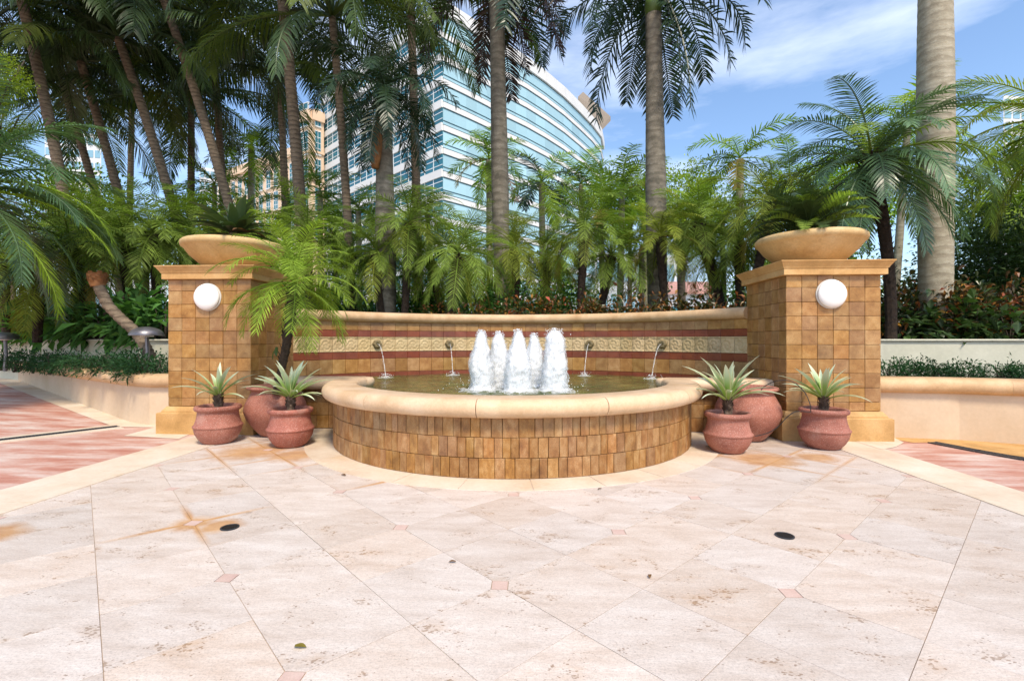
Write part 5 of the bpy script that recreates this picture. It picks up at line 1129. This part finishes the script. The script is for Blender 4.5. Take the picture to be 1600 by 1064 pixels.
def shrub(name, label, cat, p, mesh, tm, mat, sc, group, zs=1.0):
    t = thing(name, label, cat, (p.x, p.y, p.z), group)
    rz = rnd.uniform(0, 6.28); sc = sc * (1.25 if name == 'bush' else 1); hz_ = {'fern_shrub': 0.17, 'croton_shrub': 0.38, 'philodendron': 0.38, 'bush': 0.75, 'hedge_shrub': 1.2}[name] * sc * zs
    s3 = (sc, sc, sc * zs); q = p + Vector((0, 0, hz_))
    obj('foliage', mesh, mat, t, q, (0, 0, rz), s3); obj('stems', tm, M['bark_tree'], t, q, (0, 0, rz), s3)
names_l = ['first', 'second', 'third', 'fourth', 'fifth', 'sixth', 'seventh', 'eighth', 'ninth', 'tenth', 'eleventh', 'twelfth', 'thirteenth', 'fourteenth', 'fifteenth', 'sixteenth']
k = 0
for px, dep in ((250, 7.1), (228, 7.15), (204, 7.3), (178, 7.6), (156, 7.85), (130, 8.2), (104, 8.6), (78, 9.0), (52, 9.4), (26, 9.8), (2, 10.2), (212, 7.8), (160, 8.5), (100, 9.5)):
    shrub('fern_shrub', 'low dark fern shrub in the left planter, %s counted from the pillar' % names_l[k], 'shrub', foot(px, dep, 0.60), FERN[k % 3], FT, M['fern'], rnd.uniform(0.95, 1.25), 'ferns in the left planter'); k += 1
k = 0
for px, dep in ((1388, 6.75), (1410, 6.7), (1436, 6.75), (1458, 6.65), (1500, 6.55), (1520, 6.6), (1560, 6.45), (1584, 6.4), (1610, 6.4)):
    shrub('fern_shrub', 'small dark shrub in the right planter, %s counted from the pillar' % names_l[k], 'shrub', foot(px, dep, 0.62), FERN[(k + 1) % 3], FT, M['fern'], rnd.uniform(0.7, 0.9), 'small shrubs in the right planter'); k += 1
k = 0
for px, dep in ((690, 9.6), (742, 9.9), (795, 9.7), (838, 9.8), (872, 9.6), (906, 9.8), (940, 9.6), (974, 9.6), (1002, 9.5), (1062, 9.4), (1090, 9.3), (1118, 9.2), (1146, 9.1), (1172, 9.0)):
    shrub('croton_shrub', 'bronze leaved croton behind the fountain wall, %s from the left' % names_l[k], 'shrub', foot(px, dep, 1.17), CR[k % 3], CRT, M['croton'], rnd.uniform(0.98, 1.12) if px > 800 else rnd.uniform(0.85, 0.95), 'crotons behind the fountain wall'); k += 1
k = 0
for px, dep in ((1392, 8.7), (1424, 8.6), (1458, 8.7), (1492, 8.5), (1528, 8.5), (1562, 8.4), (1596, 8.3), (1630, 8.2), (1440, 9.3), (1510, 9.3), (1580, 9.2)):
    shrub('croton_shrub', 'red and bronze croton above the right retaining wall, %s in the row' % names_l[k], 'shrub', foot(px, dep, 1.17), CR[k % 3], CRT, M['croton'], rnd.uniform(1.12, 1.3), 'crotons above the right retaining wall'); k += 1
k = 0
for px, dep in ((1404, 8.2), (1466, 8.1), (1520, 8.0), (1574, 7.9)):
    shrub('philodendron', 'dark strap leaved plant at the retaining wall edge, %s from the pillar' % names_l[k], 'plant', foot(px, dep, 1.17), PHI[k % 3], PHT, M['hedge'], rnd.uniform(0.7, 0.85), 'dark plants above the right retaining wall'); k += 1
k = 0
for px, dep in ((255, 8.9), (225, 9.2), (190, 9.3), (160, 9.6), (128, 10.0), (98, 10.2), (66, 10.8), (36, 11.2), (6, 11.6), (240, 10.2), (175, 10.6), (110, 11.4), (50, 12.2), (280, 9.6)):
    shrub('philodendron', 'glossy broad leaved plant in the left garden, %s from the pillar' % names_l[k], 'plant', foot(px, dep, 1.17), PHI[k % 3], PHT, M['philo'], rnd.uniform(0.95, 1.2), 'broad leaved plants in the left garden'); k += 1
k = 0
for px, dep, sc, mt in ((500, 13, 1.0, 'tree'), (570, 14, 1.0, 'tree'), (640, 13.5, 1.0, 'tree'), (700, 13, 1.0, 'tree'), (752, 13.5, 1.1, 'fox'), (830, 13.5, 1.1, 'tree'), (880, 14.5, 1.1, 'tree_y'), (1210, 14, 1.2, 'tree'), (1285, 13.5, 1.3, 'tree'), (450, 13, 1.1, 'tree'), (335, 12, 1.1, 'tree'), (1340, 13.5, 1.2, 'tree')):
    shrub('bush', 'leafy green bush in the background planting, %s from the left' % names_l[k], 'bush', foot(px, dep, 1.17), BUSH[k % 2], BT, M[mt], sc, 'background bushes'); k += 1
k = 0
for px, dep, sc, mt in ((475, 11.8, 0.8, 'philo'), (525, 12.2, 0.85, 'philo'), (575, 11.8, 0.8, 'philo'), (625, 12.4, 0.85, 'philo'), (675, 12.0, 0.8, 'philo'), (722, 12.2, 0.85, 'philo'), (770, 12.4, 0.8, 'philo'), (818, 12.0, 0.8, 'philo'), (868, 12.2, 0.8, 'philo'), (915, 12.4, 0.75, 'philo'), (1175, 11.5, 0.8, 'philo'), (1230, 11.5, 0.9, 'philo')):
    shrub('bush', 'dark green shrub just behind the date palm trunks, %s from the left' % names_l[k], 'bush', foot(px, dep, 1.17), BUSH[k % 2], BT, M[mt], sc, 'dark shrubs behind the date palms'); k += 1
def tree(label, px, py, dep, sc, mesh, mat, group='broadleaf trees', bpx=None, zs=1.0):
    c = at(px, py, dep); b_ = foot(bpx or px, dep, 1.17); t = thing('broadleaf_tree', label, 'tree', b_, group); r = random.Random(px)
    mb = MB(); mb.tube([b_, (b_ * .6 + c * .4) + Vector((r.uniform(-.1, .1), 0, 0)), c - Vector((0, 0, .4 * sc))], [0.16 * sc, 0.12 * sc, 0.08 * sc], 9)
    for _ in range(9): e_ = c + Vector((r.uniform(-1, 1), r.uniform(-1, 1), r.uniform(-.5, 1))) * 1.3 * sc; s_ = b_.lerp(c, r.uniform(.55, .95)); mb.tube([s_, (s_ + e_) / 2 + Vector((0, 0, .2)), e_], [0.06 * sc, 0.04 * sc, 0.012], 6)
    obj('trunk', mb, M['bark_tree'], t); obj('crown', mesh, M[mat], t, c, (0, 0, r.uniform(0, 6)), (sc, sc, sc * zs))
tree('leafy green tree just right of the dark royal trunk', 1068, 318, 23, 0.95, TREE[0], 'tree_y')
tree('leafy green tree left of the young royal palm', 1112, 335, 26, 1.0, TREE[1], 'tree')
tree('leafy tree filling the gap behind the right bowl', 1262, 330, 22, 1.1, TREE[2], 'tree')
tree('bright leafy tree under the end of the glass building', 985, 320, 24, 1.0, TREE[1], 'tree_y')
tree('dense tree behind the big date palm', 1330, 300, 20, 1.0, TREE[0], 'tree')
tree('leafy tree behind the left garden palms', 100, 330, 19, 1.1, TREE[2], 'tree')
tree('leafy tree low behind the left stone bowl', 350, 400, 20, 1.0, TREE[1], 'tree')
tree('bright yellow green tree overhanging the top left edge', -18, 118, 7.8, 0.34, HED[0], 'tree_y', bpx=-70)
tree('bright yellow green branch tree lower at the left edge', 2, 196, 8.4, 0.30, HED[1], 'tree_y', bpx=-60)
tree('tall background tree at the right edge above the hedge', 1560, 300, 17, 0.8, TREE[0], 'tree_y')
k = 0
for px, dep, zz, sc in ((1515, 10.6, 1.17, 1.15), (1565, 10.4, 1.17, 1.22), (1625, 10.0, 1.17, 1.3), (1690, 9.8, 1.17, 1.3), (1540, 11.6, 1.6, 1.3), (1600, 11.4, 1.6, 1.3)):
    shrub('hedge_shrub', 'dense dark clipped ficus behind the crotons, %s in the hedge' % names_l[k], 'hedge', foot(px, dep, zz), HED[k % 2], HT, M['hedge'], sc * 0.82, 'ficus hedge on the right'); k += 1


# ------------------------------------------------------------------ fallen leaves on the paving
for k, (px, py, mt, lab, sz) in enumerate(((460, 1013, 'gold', 'small yellow fallen leaf on the paving at lower left', 0.05), (1108, 700, 'hedge', 'dark fallen leaf at the foot of the pot nearest the basin', 0.06), (940, 765, 'brown', 'tiny brown fallen leaf at the edge of the basin border', 0.045), (534, 743, 'brown', 'curled brown fallen leaf left of the basin front', 0.06), (1015, 905, 'brown', 'small brown fallen leaf on the right half of the paving', 0.04), (712, 880, 'brown', 'small dry fallen leaf near the centre of the paving', 0.04))):
    q = at(px, py, CAM.z * FPX / (py - HZ)); q.z = 0.007; o = obj('fallen_leaf', strap_mesh(sz, sz * 0.5, 14, 30, 300 + k, 'fallen_leaf', seg=5), M[mt], None, q, (0.05, 0, k * 1.9)); tag(o, lab, 'leaf', 'fallen leaves')
